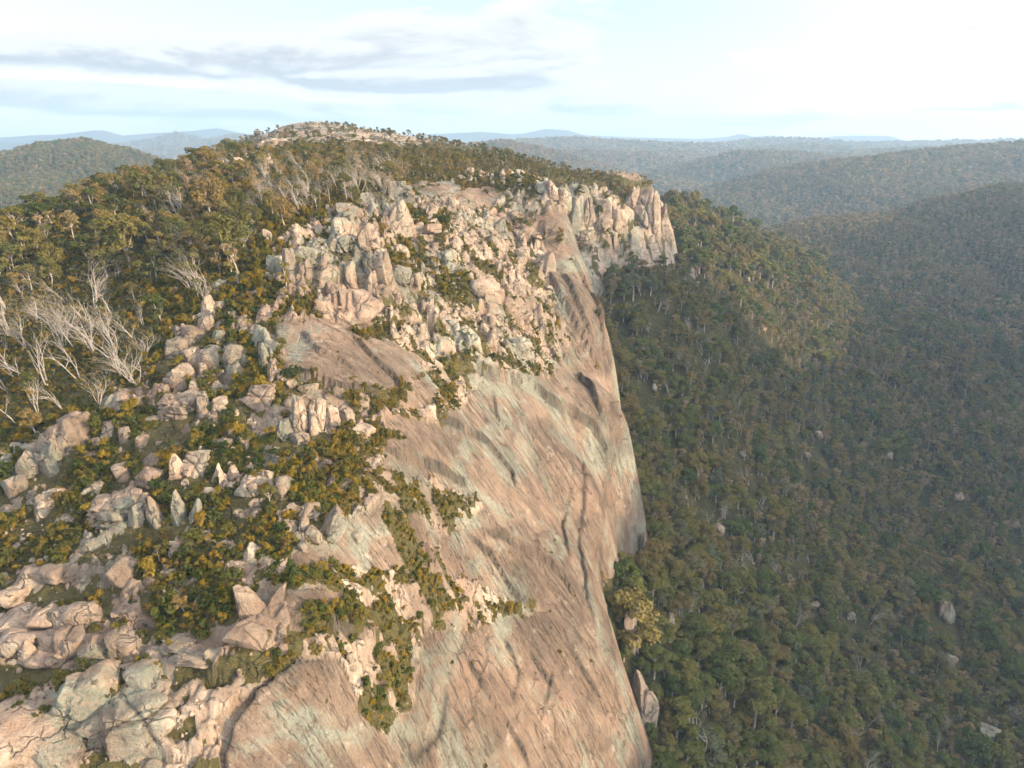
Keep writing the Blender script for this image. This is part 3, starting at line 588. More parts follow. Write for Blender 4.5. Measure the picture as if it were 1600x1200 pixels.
HAND = [
 (425,232,60,20,'outcrop',0,'long grey crag under the summit cap',G_SUM),(470,206,44,10,'outcrop',0,'flat rock cap on the very summit',G_SUM),(360,262,30,20,'block',0,None,G_SUM),(385,258,24,20,'outcrop',0,None,G_SUM),(340,262,20,18,'round',0,None,G_SUM),(520,216,36,10,'outcrop',0,None,G_SUM),(410,262,26,16,'block',0,None,G_SUM),(300,285,26,14,'outcrop',0,None,G_SUM),(600,222,26,8,'outcrop',0,None,G_SUM),(270,300,20,14,'block',0,None,G_SUM),
 (100,708,66,62,'block',-8,'largest cracked block of the cluster under the leftmost dead trees',G_LEFT),(72,742,46,62,'fin',-14,'leaning brown-streaked fin in the far left rock cluster',G_LEFT),(45,742,34,44,'round',0,None,G_LEFT),
 (22,778,40,28,'round',5,None,G_LEFT),(72,802,48,36,'block',6,'squat boulder alone below the far left rock cluster',G_LEFT),(128,690,34,48,'pillar',5,None,G_LEFT),(58,716,28,22,'round',0,None,G_LEFT),(118,668,44,16,'slab',0,None,G_LEFT),
 (278,650,76,44,'outcrop',0,'long low cracked outcrop behind the brightest yellow heath',G_TERR),(318,650,22,42,'pillar',4,'narrow split pillar at right end of the low outcrop',G_TERR),(340,648,28,32,'round',0,'rounded block closing the right end of the low outcrop',G_TERR),
 (276,604,46,46,'round',0,'grey rounded knob above the long low outcrop',G_TERR),(303,612,26,28,'round',0,None,G_TERR),(318,618,20,20,'round',0,None,G_TERR),
 (322,498,30,42,'pillar',-4,'upright double stone beside the fallen dead tree',G_TERR),(340,490,26,20,'block',0,None,G_TERR),(272,555,40,36,'round',0,None,G_TERR),(300,540,36,30,'block',0,None,G_TERR),(322,525,30,32,'block',10,None,G_TERR),
 (328,566,40,40,'block',0,'square-faced block in the middle of the left terrace',G_TERR),(362,570,38,44,'block',0,None,G_TERR),(300,562,30,28,'round',0,None,G_TERR),(380,565,22,30,'fin',0,None,G_TERR),(405,640,56,44,'outcrop',0,'rough pale outcrop left of the four upright blocks',G_TERR),
 (412,575,20,46,'pillar',0,None,G_TERR),(425,600,20,40,'pillar',0,None,G_TERR),(410,540,26,36,'block',0,None,G_TERR),
 (470,682,32,58,'pillar',0,'left block of the upright row above the green gully',G_TERR),(494,684,34,64,'block',0,'tallest middle block of the upright row above the green gully',G_TERR),(518,682,28,56,'pillar',0,'right folded block of the upright row above the green gully',G_TERR),(543,674,22,40,'round',0,'small round-topped stone standing right of the upright row',G_TERR),
 (444,690,34,36,'block',0,None,G_TERR),(455,612,20,16,'block',0,None,G_TERR),(480,618,30,14,'slab',0,None,G_TERR),(468,700,30,18,'round',0,None,G_TERR),
 (278,756,22,50,'fin',6,'bottle-shaped leaning stone on the open left terrace',G_TERR),(303,742,52,46,'outcrop',0,'capped pale outcrop behind the bottle-shaped stone',G_TERR),(352,756,20,38,'fin',8,'right fin of the pair of thin standing stones',G_TERR),(338,748,16,34,'fin',-8,'left fin of the pair of thin standing stones',G_TERR),
 (442,786,28,46,'block',8,'smooth upright slab with a dark cleft at its left',G_TERR),(425,772,12,30,'fin',6,None,G_TERR),(392,778,54,34,'outcrop',0,'low rounded outcrop left of the cleft slab',G_TERR),(515,760,14,24,'fin',-25,'small tilted stone alone in the green scrub',G_TERR),
 (230,760,46,30,'block',-10,None,G_TERR),(192,750,36,26,'round',0,None,G_TERR),(195,690,22,24,'round',0,None,G_TERR),(222,700,20,20,'block',0,None,G_TERR),
 (180,828,104,52,'outcrop',8,'long sloping outcrop below the left terrace',G_TERR),(212,832,34,52,'fin',4,'split tusk at right end of the long sloping outcrop',G_TERR),(244,828,28,56,'fin',4,None,G_TERR),(282,820,26,58,'fin',-8,'pointed pale tooth right of the sloping outcrop',G_TERR),(304,818,24,44,'fin',-10,None,G_TERR),(290,768,14,10,'slab',0,None,G_TERR),
 (512,846,44,64,'fin',-24,'big tilted wedge in the pile of jumbled stones',G_TERR),(484,812,40,22,'slab',0,None,G_TERR),(472,834,18,44,'pillar',-6,None,G_TERR),(488,852,28,30,'round',0,'round stone cupped in the jumbled pile',G_TERR),(530,820,22,30,'block',0,None,G_TERR),(558,850,20,16,'round',0,None,G_TERR),(475,870,20,18,'round',0,None,G_TERR),
 (398,965,46,58,'fin',24,'leaning cracked flake above the lower slabs',G_LOW),(424,952,30,52,'fin',18,'second leaning flake to the right of the first',G_LOW),(384,962,16,20,'round',0,None,G_LOW),(392,882,34,42,'fin',0,None,G_LOW),(375,895,26,14,'slab',0,None,G_LOW),
 (55,915,60,38,'round',12,'egg-shaped sunlit boulder at the left edge of the scrub',G_LOW),(88,912,42,24,'round',0,None,G_LOW),(190,925,36,40,'round',0,None,G_LOW),(236,922,18,18,'round',0,None,G_LOW),(150,892,16,24,'fin',0,None,G_LOW),
 (25,988,62,42,'round',0,None,G_ROW),(72,988,46,40,'round',0,None,G_ROW),(100,988,30,40,'round',0,None,G_ROW),(130,985,44,40,'round',0,None,G_ROW),(20,1032,58,40,'block',0,None,G_ROW),(52,1012,20,24,'round',0,None,G_ROW),(76,1016,32,26,'round',0,None,G_ROW),
 (108,1026,42,38,'round',0,None,G_ROW),(150,1028,44,44,'round',0,None,G_ROW),(185,1024,44,40,'round',0,None,G_ROW),(42,1044,22,30,'pillar',0,None,G_ROW),(62,1044,30,20,'round',0,None,G_ROW),(88,1046,22,20,'round',0,None,G_ROW),(20,950,56,26,'slab',0,None,G_ROW),
 (224,1076,46,44,'round',0,'single orange-stained boulder above the lower left scrub',G_LOW),(132,1128,76,72,'block',0,'big square boulder with small stones on top',G_LOW),(122,1076,22,14,'slab',0,None,G_LOW),(150,1160,44,18,'slab',-8,'flat tilted slab lying below the big square boulder',G_LOW),(215,1165,110,80,'outcrop',0,'broad grey jointed outcrop at the bottom left',G_LOW),
 (30,1196,110,70,'round',0,'huge rounded boulder in the bottom left corner',G_LOW),(92,1200,60,56,'round',0,None,G_LOW),(305,1042,110,28,'outcrop',0,None,G_LOW),(385,1030,60,56,'round',0,'domed orange-sided boulder left of the scrub gully',G_LOW),(268,1140,14,24,'fin',10,None,G_LOW),
 (432,420,26,46,'pillar',0,'grey pillar at the left end of the cliff band',G_BAND),(452,438,26,56,'pillar',0,None,G_BAND),(474,444,34,58,'outcrop',0,None,G_BAND),(504,446,38,64,'pillar',0,None,G_BAND),(524,440,24,56,'pillar',0,None,G_BAND),(544,448,26,52,'pillar',0,None,G_BAND),
 (580,425,40,44,'block',0,None,G_BAND),(578,462,26,62,'pillar',0,None,G_BAND),(600,462,36,66,'block',0,'tall orange block at the right end of the cliff band',G_BAND),(470,398,44,32,'round',0,None,G_BAND),(530,390,60,36,'outcrop',0,None,G_BAND),(625,450,36,30,'round',0,None,G_BAND),
 (530,486,50,34,'round',0,'smooth loaf-shaped boulder under the cliff band',G_BAND),(564,486,26,24,'round',0,None,G_BAND),(505,486,20,26,'round',0,None,G_BAND),(645,450,40,30,'outcrop',0,None,G_BAND),(760,470,58,40,'round',0,'broad rounded boulder in the middle of the upper dome',G_BAND),
 (880,332,26,50,'block',0,None,G_BUTT),(900,346,28,62,'pillar',0,None,G_BUTT),(922,342,30,60,'fin',0,None,G_BUTT),(945,352,32,66,'fin',0,None,G_BUTT),(968,366,36,52,'block',14,'square tilted pink block in the middle of the buttress',G_BUTT),(985,322,26,46,'block',0,None,G_BUTT),
 (1004,346,34,72,'outcrop',0,None,G_BUTT),(1024,366,28,84,'pillar',0,'tallest right end pillar of the buttress',G_BUTT),(1036,362,18,56,'pillar',0,None,G_BUTT),(966,400,26,40,'pillar',0,None,G_BUTT),(992,398,30,42,'fin',0,None,G_BUTT),(1018,406,24,40,'pillar',0,None,G_BUTT),(1044,392,20,36,'fin',0,None,G_BUTT),(1082,432,12,32,'fin',0,'lone pale spike in the forest right of the buttress',G_BUTT),
 (860,318,30,40,'pillar',0,None,G_BUTT),(910,385,40,34,'outcrop',0,None,G_BUTT),(940,372,36,30,'block',0,None,G_BUTT),
 (1070,806,18,46,'fin',0,'pale pointed spike standing among trees below the face',G_FOOT),(1056,812,20,30,'fin',0,None,G_FOOT),(1126,838,22,18,'slab',14,None,G_FOOT),(1005,870,18,56,'slab',0,None,G_FOOT),(985,1010,30,70,'slab',0,None,G_FOOT),(1008,1135,48,100,'fin',0,'largest white slab propped at the foot of the face',G_FOOT),(1046,1000,16,50,'slab',0,None,G_FOOT),(985,960,18,50,'fin',0,None,G_FOOT),
 (1480,972,40,40,'fin',-12,'large white split rock in the shaded forest at right',G_FOR),(1546,1166,40,36,'round',-20,'rounded white rock in the forest at the bottom right',G_FOR),(1482,1046,26,20,'slab',-20,None,G_FOR),(1193,520,26,16,'outcrop',0,None,G_FOR),(1022,618,14,18,'fin',0,None,G_FOR),(1500,784,24,14,'slab',-15,None,G_FOR),(1280,690,18,14,'round',0,None,G_FOR),(1260,720,16,14,'round',0,None,G_FOR),
 (1330,975,20,14,'slab',-18,None,G_FOR),(1275,958,18,16,'round',-12,None,G_FOR),(1112,776,14,10,'round',0,None,G_FOR),(1160,720,14,12,'round',0,None,G_FOR),(1445,762,14,12,'round',0,None,G_FOR),(1390,722,18,12,'slab',0,None,G_FOR),(1590,828,22,14,'slab',0,None,G_FOR),(1320,660,10,10,'round',0,None,G_FOR),(1105,690,10,10,'round',0,None,G_FOR),(1410,1160,14,20,'fin',0,None,G_FOR),(1010,525,10,14,'fin',0,None,G_FOR),(1090,450,8,8,'round',0,None,G_FOR),
]
def face_rot(): return random.uniform(-0.5, 0.5)+random.choice([0, 0, 0, math.pi])
ROCK_COUNT = 0
def put_rock(kind, x, y, z, w, d, h, lean, rz, label, group, cat):
    o = link(NOUN[kind], random.choice(ROCKS[kind])); o.location = (x, y, z); o.scale = (w, d, h); o.rotation_euler = (random.uniform(-0.08, 0.08), math.radians(lean), rz)
    return tag(o, label, cat, group)
hu = np.array([h[0] for h in HAND], float); hv = np.array([h[1] for h in HAND], float)
hx, hy, hok = hit(hu, hv); hz = ground_z(hx, hy)
occupied = []
for (u, v, w, h, kind, lean, label, grp), x, y, z in zip(HAND, hx, hy, hz):
    d = math.sqrt(x*x+y*y+z*z); s = d/FPX
    if grp is G_FOR: w *= .8; h *= .7
    if grp in (G_ROW, G_LOW) and kind in ('round', 'block', 'outcrop'): w *= 1.22; h *= .82
    if grp is G_BUTT: h *= .85
    W = w*s*0.92; Hh = h*s*1.12
    up = 2.5 if grp is G_FOR else (1.0 if grp is G_FOOT else 0.0)
    put_rock(kind, x, y+0.25*W, z-0.16*Hh+up, W, min(max(W, 0.6*Hh), 1.5*W)*0.95, Hh, -lean, face_rot() if kind not in ('outcrop', 'slab') else random.uniform(-0.25, 0.25), label or grp[0], None if label else grp[1], 'boulder' if kind == 'round' else 'rock')
    occupied.append((x, y, 0.45*W))

def size_word(s, lo, hi): return 'small' if s < lo else ('large' if s > hi else 'medium-sized')
def forest_place(u, v):
    if math.hypot(u-1480, v-950) < 130: return 'around the large white split rock at right'
    if math.hypot(u-1546, v-1150) < 120: return 'around the rounded white rock at bottom right'
    if u < 1085:
        if v < 720: return 'tight under the upper rock face'
        if v < 900: return 'by the pale pointed spike below the face'
        if v < 1060: return 'at the foot of the lower face'
        return 'beside the largest white slab at the face foot'
    if v > 1120: return 'along the bottom edge of the shaded forest'
    if u > 1330: return 'above the white split rock at right' if v < 940 else 'below the white split rock at right'
    return 'on the slope right of the pointed spike' if v < 880 else 'on the lower slope right of the cliff foot'
def shrub_place(u, v):
    if v > 1120: return 'at the bottom edge beside the big boulders'
    if v > 1000: return 'in the scrub gully between lower slabs' if u > 380 else 'below the double row of boulders'
    if v > 870: return 'on the thin ledges of the big face' if u > 560 else ('around the two leaning flakes' if u > 320 else 'above the double row of boulders')
    if v > 760: return 'around the jumbled stone pile' if u > 380 else ('below the sloping outcrop' if u > 130 else 'near the far left rock cluster')
    if v > 600: return 'right of the four upright blocks' if u > 520 else ('between the low outcrop and thin standing stones' if u > 200 else 'beside the far left rock cluster')
    return 'on the upper ledges of the dome' if u > 400 else 'under the leftmost dead trees'
def upper_place(u, v):
    if v < 340: return 'along the top rim of the broken upper dome'
    if u < 600: return 'around the cliff band of upright blocks'
    if u < 720: return 'beside the bushy gully of the upper dome'
    return 'above the big smooth face' if v > 440 else 'on the right shoulder of the upper dome'
# ------------------------------------------------------------------ blocks over the broken upper dome and the rocky ledges
n = 26000
cx = RNG.uniform(-150, 95, n); cy = np.exp(RNG.uniform(math.log(80), math.log(465), n))
cb = dome_base(cx, cy); cu, cv, cd = proj(cx, cy, cb)
cs, csc, cbl = zones(cx, cy, cb)
okc = (cb > bil(GL, cx, cy)+1) & (cs < 0.5) & (cu > -120) & (cu < 1060) & (cv < 1300)
pr = np.where(cbl > 0.5, np.where(csc > 0.5, 0.05, 0.24), np.where(csc > 0.5, 0.035, 0.55))
wood = soft(WOOD, cu, cv, cx, cy); pr = np.where(wood > 0.5, 0.02, pr)
okc &= RNG.random(n) < pr*(cy/300.0)*0.75
cx, cy, cb, cbl, csc, cu, cv = [a[okc] for a in (cx, cy, cb, cbl, csc, cu, cv)]
size = np.exp(RNG.normal(0.45, 0.62, len(cx)))*np.where(cbl > 0.5, 1.35, np.where(cv > 840, 0.42, 0.62)); size = np.clip(size, 0.35, 7.5)
order = np.argsort(-size/np.hypot(cx, cy)); cx, cy, cb, cbl, csc, size, cu, cv = [a[order] for a in (cx, cy, cb, cbl, csc, size, cu, cv)]
occ = np.array(occupied); keep = np.ones(len(cx), bool)
for i in range(len(cx)):
    keep[i] = not ((np.hypot(occ[:,0]-cx[i], occ[:,1]-cy[i]) < occ[:,2]+0.2*size[i]).any())
cx, cy, cb, cbl, csc, size, cu, cv = [a[keep] for a in (cx, cy, cb, cbl, csc, size, cu, cv)]
cz = dome_full(cx, cy)
n_ind = 150
kinds = np.array(['round', 'block', 'block', 'pillar', 'slab', 'fin'])
for i in range(min(n_ind, len(cx))):
    k = str(RNG.choice(kinds, p=[.12, .26, .24, .14, .16, .08])); s = size[i]; hgt = s*{'round': .8, 'block': .9, 'pillar': 1.5, 'slab': .5, 'fin': 1.3}[k]
    g = G_UP if cbl[i] > 0.5 and cv[i] < 580 else (G_LOW if cv[i] > 800 else G_TERR)
    if g is G_UP:
        pl_ = upper_place(cu[i], cv[i]); kd_ = {'round': 'rounded boulder', 'block': 'squarish block', 'pillar': 'upright block', 'slab': 'flat slab', 'fin': 'pointed rock'}[k]
        g = (size_word(s, 3.2, 4.8)+' granite '+kd_+' '+pl_, 'blocks '+pl_)
    put_rock(k, cx[i], cy[i], cz[i]-0.34*hgt, s*1.25, s*1.1, hgt*1.2, RNG.normal()*5, 0.4+RNG.choice([0, 1.57, 3.14])+RNG.normal()*.18, g[0], g[1], 'boulder' if k == 'round' else 'rock')

# ------------------------------------------------------------------ scattering as one uncountable mass
def mass(name, P, rot, scl, idx, sources, label, cat):
    me = bpy.data.meshes.new(name); me.vertices.add(len(P)); me.vertices.foreach_set('co', np.asarray(P, np.float32).ravel())
    a = me.attributes.new('rot', 'FLOAT_VECTOR', 'POINT'); a.data.foreach_set('vector', np.asarray(rot, np.float32).ravel())
    a = me.attributes.new('scl', 'FLOAT_VECTOR', 'POINT'); a.data.foreach_set('vector', np.asarray(scl, np.float32).ravel())
    a = me.attributes.new('idx', 'INT', 'POINT'); a.data.foreach_set('value', np.asarray(idx, np.int32))
    o = link(name, me); tag(o, label, cat, kind='stuff')
    ng = bpy.data.node_groups.new(name, 'GeometryNodeTree')
    ng.interface.new_socket('Geometry', in_out='INPUT', socket_type='NodeSocketGeometry'); ng.interface.new_socket('Geometry', in_out='OUTPUT', socket_type='NodeSocketGeometry')
    gi = ng.nodes.new('NodeGroupInput'); go = ng.nodes.new('NodeGroupOutput'); L = ng.links.new
    iop = ng.nodes.new('GeometryNodeInstanceOnPoints'); jo = ng.nodes.new('GeometryNodeJoinGeometry')
    for src in sources:
        j2 = ng.nodes.new('GeometryNodeJoinGeometry')
        for so in src:
            oi = ng.nodes.new('GeometryNodeObjectInfo'); oi.transform_space = 'ORIGINAL'; oi.inputs['Object'].default_value = so; L(oi.outputs['Geometry'], j2.inputs[0])
        g2 = ng.nodes.new('GeometryNodeGeometryToInstance'); L(j2.outputs[0], g2.inputs[0]); L(g2.outputs[0], jo.inputs[0])
    def attr(nm, ty):
        q = ng.nodes.new('GeometryNodeInputNamedAttribute'); q.data_type = ty; q.inputs['Name'].default_value = nm; return q.outputs['Attribute']
    L(gi.outputs[0], iop.inputs['Points']); L(jo.outputs[0], iop.inputs['Instance']); iop.inputs['Pick Instance'].default_value = True
    L(attr('idx', 'INT'), iop.inputs['Instance Index'])
    e2r = ng.nodes.new('FunctionNodeEulerToRotation'); L(attr('rot', 'FLOAT_VECTOR'), e2r.inputs[0]); L(e2r.outputs[0], iop.inputs['Rotation']); L(attr('scl', 'FLOAT_VECTOR'), iop.inputs['Scale'])
    L(iop.outputs[0], go.inputs[0]); md = o.modifiers.new('scatter', 'NODES'); md.node_group = ng
    return o
def proto(name, me): return bpy.data.objects.new(name, me)
# small stones and rubble
rx, ry, rz_, rs = cx[n_ind:], cy[n_ind:], cz[n_ind:], size[n_ind:]
m2 = 22000; qx = RNG.uniform(-140, 40, m2); qy = np.exp(RNG.uniform(math.log(82), math.log(300), m2)); qb = dome_base(qx, qy); qu, qv, _ = proj(qx, qy, qb)
q0, q1, q2 = zones(qx, qy, qb); qw = soft(WOOD, qu, qv, qx, qy)
okq = (qb > bil(GL, qx, qy)+4) & (q0 < .5) & (qw < .5) & (qu > -120) & (qv < 1300) & (RNG.random(m2) < (qy/190)*np.where(q1 > .5, .22+.6*(noise(qx/7, qy/7, 90) > .25), .7))
qx, qy = qx[okq], qy[okq]; qs = np.clip(np.exp(RNG.normal(-0.75, .45, len(qx))), .2, 1.1)
AX = np.concatenate([rx, qx]); AY = np.concatenate([ry, qy]); AS = np.concatenate([rs, qs]); AZ = np.concatenate([rz_, dome_full(qx, qy)])
k = len(AX)
mass('rubble', np.stack([AX, AY, AZ-0.28*AS], 1), np.stack([RNG.normal(0, .12, k), RNG.normal(0, .12, k), 0.4+RNG.choice([0, 1.57, 3.14], k)+RNG.normal(0, .3, k)], 1), np.stack([AS*RNG.uniform(.8, 1.4, k), AS*RNG.uniform(.7, 1.2, k), AS*RNG.uniform(.6, 1.5, k)], 1), RNG.integers(0, len(SMALL), k), [[proto('stone', m)] for m in SMALL], 'small stones and rubble strewn over ledges of the dome', 'stones')
print('rocks', len(HAND), len(cx), k)

# ------------------------------------------------------------------ trees, dead trees, shrubs
def leaf_cloud(rg, centers, radii, n, size, flat=0.75):
    """n small leaf sprays spread over the shells of foliage clumps"""
    w = radii**2; pick = rg.choice(len(centers), n, p=w/w.sum())
    d = rg.normal(size=(n, 3)); d /= np.linalg.norm(d, axis=1)[:,None]; d[:,2] = np.where(d[:,2] < -0.3, -d[:,2], d[:,2])
    rad = radii[pick]*rg.uniform(0.55, 1.08, n)
    c = centers[pick]+d*rad[:,None]*np.array([1, 1, flat])
    nrm = d+np.array([0, 0, 0.35])+0.32*rg.normal(size=(n, 3)); nrm /= np.linalg.norm(nrm, axis=1)[:,None]
    t = np.cross(nrm, rg.normal(size=(n, 3))); t /= np.linalg.norm(t, axis=1)[:,None]; b = np.cross(nrm, t)
    s = size*rg.uniform(0.6, 1.35, n)[:,None]; a = s*t; bb = s*b*rg.uniform(0.45, 0.9, n)[:,None]
    bend = nrm*s*0.25
    V = np.stack([c-a-bend, c-bb, c+a-bend, c+bb], 1).reshape(-1, 3); F = np.arange(4*n).reshape(-1, 4)
    return V, F
def tube(paths, sides=5):
    VV = []; FF = []; o = 0
    for pts, rad in paths:
        pts = np.array(pts, float); n = len(pts)
        for i in range(n):
            t = pts[min(i+1, n-1)]-pts[max(i-1, 0)]; t /= np.linalg.norm(t)+1e-9
            a = np.cross(t, [0.31, 0.86, 0.4]); a /= np.linalg.norm(a); b = np.cross(t, a)
            for k in range(sides):
                an = 2*math.pi*k/sides; VV.append(pts[i]+rad[i]*(math.cos(an)*a+math.sin(an)*b))
        for i in range(n-1):
            for k in range(sides):
                k2 = (k+1) % sides; FF.append((o+i*sides+k, o+i*sides+k2, o+(i+1)*sides+k2, o+(i+1)*sides+k))
        o += n*sides
    return np.array(VV), np.array(FF)
def make_tree(seed, H, W, mat, n, leaf, lean=(0, 0), open_=0.5, tag_='gum'):
    rg = np.random.default_rng(seed); k = rg.integers(9, 15); cs_ = []; rr = []; limbs = []
    top = np.array([lean[0]*H, lean[1]*H, H*0.62])
    for i in range(k):
        a = rg.uniform(0, 6.28); q = math.sqrt(rg.random()); hgt = rg.uniform(0.30, 0.90)
        spread = W*0.5*q*(1.0-0.45*max(0, (hgt-0.6)/0.4))
        c = np.array([math.cos(a)*spread+lean[0]*H*hgt*1.3, math.sin(a)*spread+lean[1]*H*hgt*1.3, H*hgt]); cs_.append(c); rr.append(W*rg.uniform(0.17, 0.29))
    cs_.append(np.array([top[0]*1.3, top[1]*1.3, H*0.86])); rr.append(W*0.25)
    V, F = leaf_cloud(rg, np.array(cs_), np.array(rr), n, leaf)
    crown = mesh_np('crown', V, F, mat, smooth=False)
    r0 = 0.026*H; mid = top*0.5+np.array([rg.normal()*0.03*H, rg.normal()*0.03*H, -0.02*H])
    paths = [([(0, 0, -0.8), mid*0.5+np.array([0, 0, .02]), mid, top, top*1.25], [r0*1.3, r0, r0*.8, r0*.55, r0*.15])]
    for c in cs_[:7]:
        s = mid+(top-mid)*rg.uniform(0, 1); paths.append(([s, s*0.45+c*0.55+np.array([0, 0, -.03*H]), c], [r0*.45, r0*.3, r0*.1]))
    V, F = tube(paths, 5); trunk = mesh_np('trunk', V, F, BARK)
    return crown, trunk
def make_dead(seed, H, lean=0.5, bushy=1.0):
    rg = np.random.default_rng(seed); trunk = []; br = []
    wind = np.array([-1.0, 0.05, 0.0])
    def grow(p, d, L, r, depth):
        pts = [p]; rad = [r]; q = p.copy(); dd = d.copy(); m = 4 if depth else 6
        for i in range(m):
            dd = dd+wind*lean*(0.10+0.08*depth)+rg.normal(size=3)*0.13+np.array([0, 0, 0.04]); dd /= np.linalg.norm(dd)
            q = q+dd*L/m*1.05; pts.append(q.copy()); rad.append(max(r*(1-0.8*(i+1)/m), 0.010*H/9))
            if depth < 3 and (i >= 1 or depth > 0):
                for _ in range((1 if rg.random() < (0.85, 0.5, 0.28)[depth]*bushy else 0)+(1 if depth == 0 and rg.random() < 0.4*bushy else 0)):
                    sd = dd+rg.normal(size=3)*0.55+wind*0.35*lean; sd[2] = abs(sd[2])*0.8+0.1; sd /= np.linalg.norm(sd)
                    grow(q.copy(), sd, L*rg.uniform(0.38, 0.62), rad[-1]*0.7, depth+1)
        (trunk if depth == 0 else br).append((pts, rad))
    for st in range(rg.integers(1, 5)):
        d = np.array([-0.25*lean+rg.normal()*0.22, rg.normal()*0.2, 1.0]); grow(np.array([rg.normal()*.2, rg.normal()*.2, -0.4]), d/np.linalg.norm(d), H*rg.uniform(.75, 1.0), 0.0165*H, 0)
    return [mesh_np(nm, *tube(p, 4), DEADWOOD) for nm, p in (('trunk', trunk), ('branches', br))]
def make_shrub(seed, W, H, n, leaf, mat=None, upright=False):
    rg = np.random.default_rng(seed); k = rg.integers(4, 8); c = []; r = []
    for i in range(k):
        a = rg.uniform(0, 6.28); q = math.sqrt(rg.random())*W*0.36; c.append((math.cos(a)*q, math.sin(a)*q, H*rg.uniform(.25, .62)*(1.2 if upright else 1))); r.append(W*rg.uniform(.16, .27))
    V, F = leaf_cloud(rg, np.array(c), np.array(r), n, leaf, 1.25 if upright else 0.85); return mesh_np('shrub', V, F, mat or LEAF_SHRUB, smooth=False)
FOREST_T = [make_tree(200+i, H, W, LEAF_FOREST, 1700, 0.42) for i, (H, W) in enumerate(((11, 8), (10, 7.6), (12, 7.6), (9.5, 8), (11.5, 7), (10.5, 8.5)))]
FAR_T = [make_tree(230+i, 11.5, 7.5, LEAF_FOREST, 220, 1.1) for i in range(4)]
DRY_SUNNED_RIDGE = [make_tree(280+i, H, W, LEAF_DRY_SUNNED, 700, 0.32, lean=(lx, 0)) for i, (H, W, lx) in enumerate(((8.5, 4.6, -.12), (8, 4.2, -.2), (9, 5, -.06)))]
RIDGE_T = [make_tree(260+i, H, W, LEAF_RIDGE, 1300, 0.30, lean=(lx, 0)) for i, (H, W, lx) in enumerate(((9, 5.5, -.14), (8, 5, -.2), (10, 6, -.08), (7.5, 4.5, -.22), (8.5, 4.2, -.1), (9.5, 6.5, -.05)))]
DEAD_T = [make_dead(300+i, 9.0, l, bz) for i, (l, bz) in enumerate(((.4, 1.2), (.6, 1.3), (.25, 1.2), (.8, 1.1), (.45, 1.35), (.15, .9), (.65, 1.0)))]
SHRUBS = [make_shrub(340+i, 1.7, 1.1, 260, 0.10) for i in range(4)] + [make_shrub(350+i, 1.2, 1.7, 260, 0.10, LEAF_GOLD if i != 1 else None, True) for i in range(3)]
def thing(name, meshes, partnames, loc, rz, sc, label, cat, group, tilt=(0, 0)):
    e = link(name, None); e.empty_display_size = 0.5; e.location = loc; e.rotation_euler = (tilt[0], tilt[1], rz); e.scale = sc
    for m, pn in zip(meshes, partnames): link(pn, m, e)
    return tag(e, label, cat, group)

# forest of the valley and the hills behind
P = []
r = 135.0; rows = []
while r < 6500:
    s = max(5.0, 0.0050*r); a = np.arange(-0.66, 0.66, s/r); a = a+RNG.uniform(-.42, .42, len(a))*s/r; rr = r+RNG.uniform(-.42, .42, len(a))*s
    rows.append(np.stack([rr*np.sin(a), rr*np.cos(a), np.full(len(a), s)], 1)); r += s
fx, fy, fs = np.concatenate(rows).T
k = (fx > -560) | (fy > 900); fx, fy, fs = fx[k], fy[k], fs[k]
fz = land(fx, fy)
fr = np.hypot(fx, fy); fd = np.where(fr < 1100, dome_base(fx, fy), -999.0)
fu, fv, _ = proj(fx, fy, fz+6)
k = (fd < fz+0.5) & (fu > -120) & (fu < 1720) & (fv < 1330) & (fy > 60)
fx, fy, fz, fs, fr, fu, fv = [a[k] for a in (fx, fy, fz, fs, fr, fu, fv)]
# what hides behind the dome or a nearer ridge shows nothing: skip it
hid = np.zeros(len(fx), bool)
for t in np.concatenate([np.linspace(0.12, 0.97, 34)]):
    px_, py_ = fx*t, fy*t; near_ = py_ < 1290
    gz = np.where(near_, bil(GZ, px_, py_), -999); hid |= (fz+16)*t < gz-2
fx, fy, fz, fs, fr, fu, fv = [a[~hid] for a in (fx, fy, fz, fs, fr, fu, fv)]
fsc = np.where(fr < 1000, 0.74*np.exp(RNG.normal(-.03, .30, len(fx))), fs/6.0*RNG.uniform(.7, 1.1, len(fx)))*(1+0.12*noise(fx/30, fy/30, 95))
gap = noise(fx/16, fy/16, 96) > 0.55; fsc = np.where(gap & (fr < 900), fsc*0.55, fsc)
isdead = (RNG.random(len(fx)) < 0.06) & (fr < 800)
inframe = (fu > 0) & (fu < 1600) & (fv > 0) & (fv < 1230)
# rocks of the forest stand clear of the crowns in front of them
clear = np.zeros(len(fx), bool)
for (u, v, w, h, *_r), x, y, z in zip(HAND, hx, hy, hz):
    if _r[-1] in (G_FOR, G_FOOT, G_BUTT): clear |= (np.abs(fu-u) < (0.5*w+3 if _r[-1] is not G_FOOT else 0.3*w)) & (fv > v-0.6*h) & (fv < v+(22 if _r[-1] is G_FOR else 5)) & (fy < y+3)
keepf = ~clear
fx, fy, fz, fs, fr, fu, fv, fsc, isdead, inframe = [a[keepf] for a in (fx, fy, fz, fs, fr, fu, fv, fsc, isdead, inframe)]
rank = np.where(inframe & ~isdead, fsc/fr, 0); top = np.argsort(-rank)[:240]
ind = np.zeros(len(fx), bool); ind[top] = True
fi = RNG.integers(0, len(FOREST_T), len(fx))
for i in top:
    pl_ = forest_place(fu[i], fv[i]); lab = size_word(fsc[i], .75, 1.0)+' olive-crowned gum tree '+pl_; grp = 'gum trees '+pl_
    thing('gum_tree', FOREST_T[fi[i]], ('crown', 'trunk'), (fx[i], fy[i], fz[i]), RNG.uniform(0, 6.28), (fsc[i],)*3, lab, 'tree', grp)
dd_ = np.where(isdead & inframe)[0]; dd_ = dd_[np.argsort(fr[dd_])]
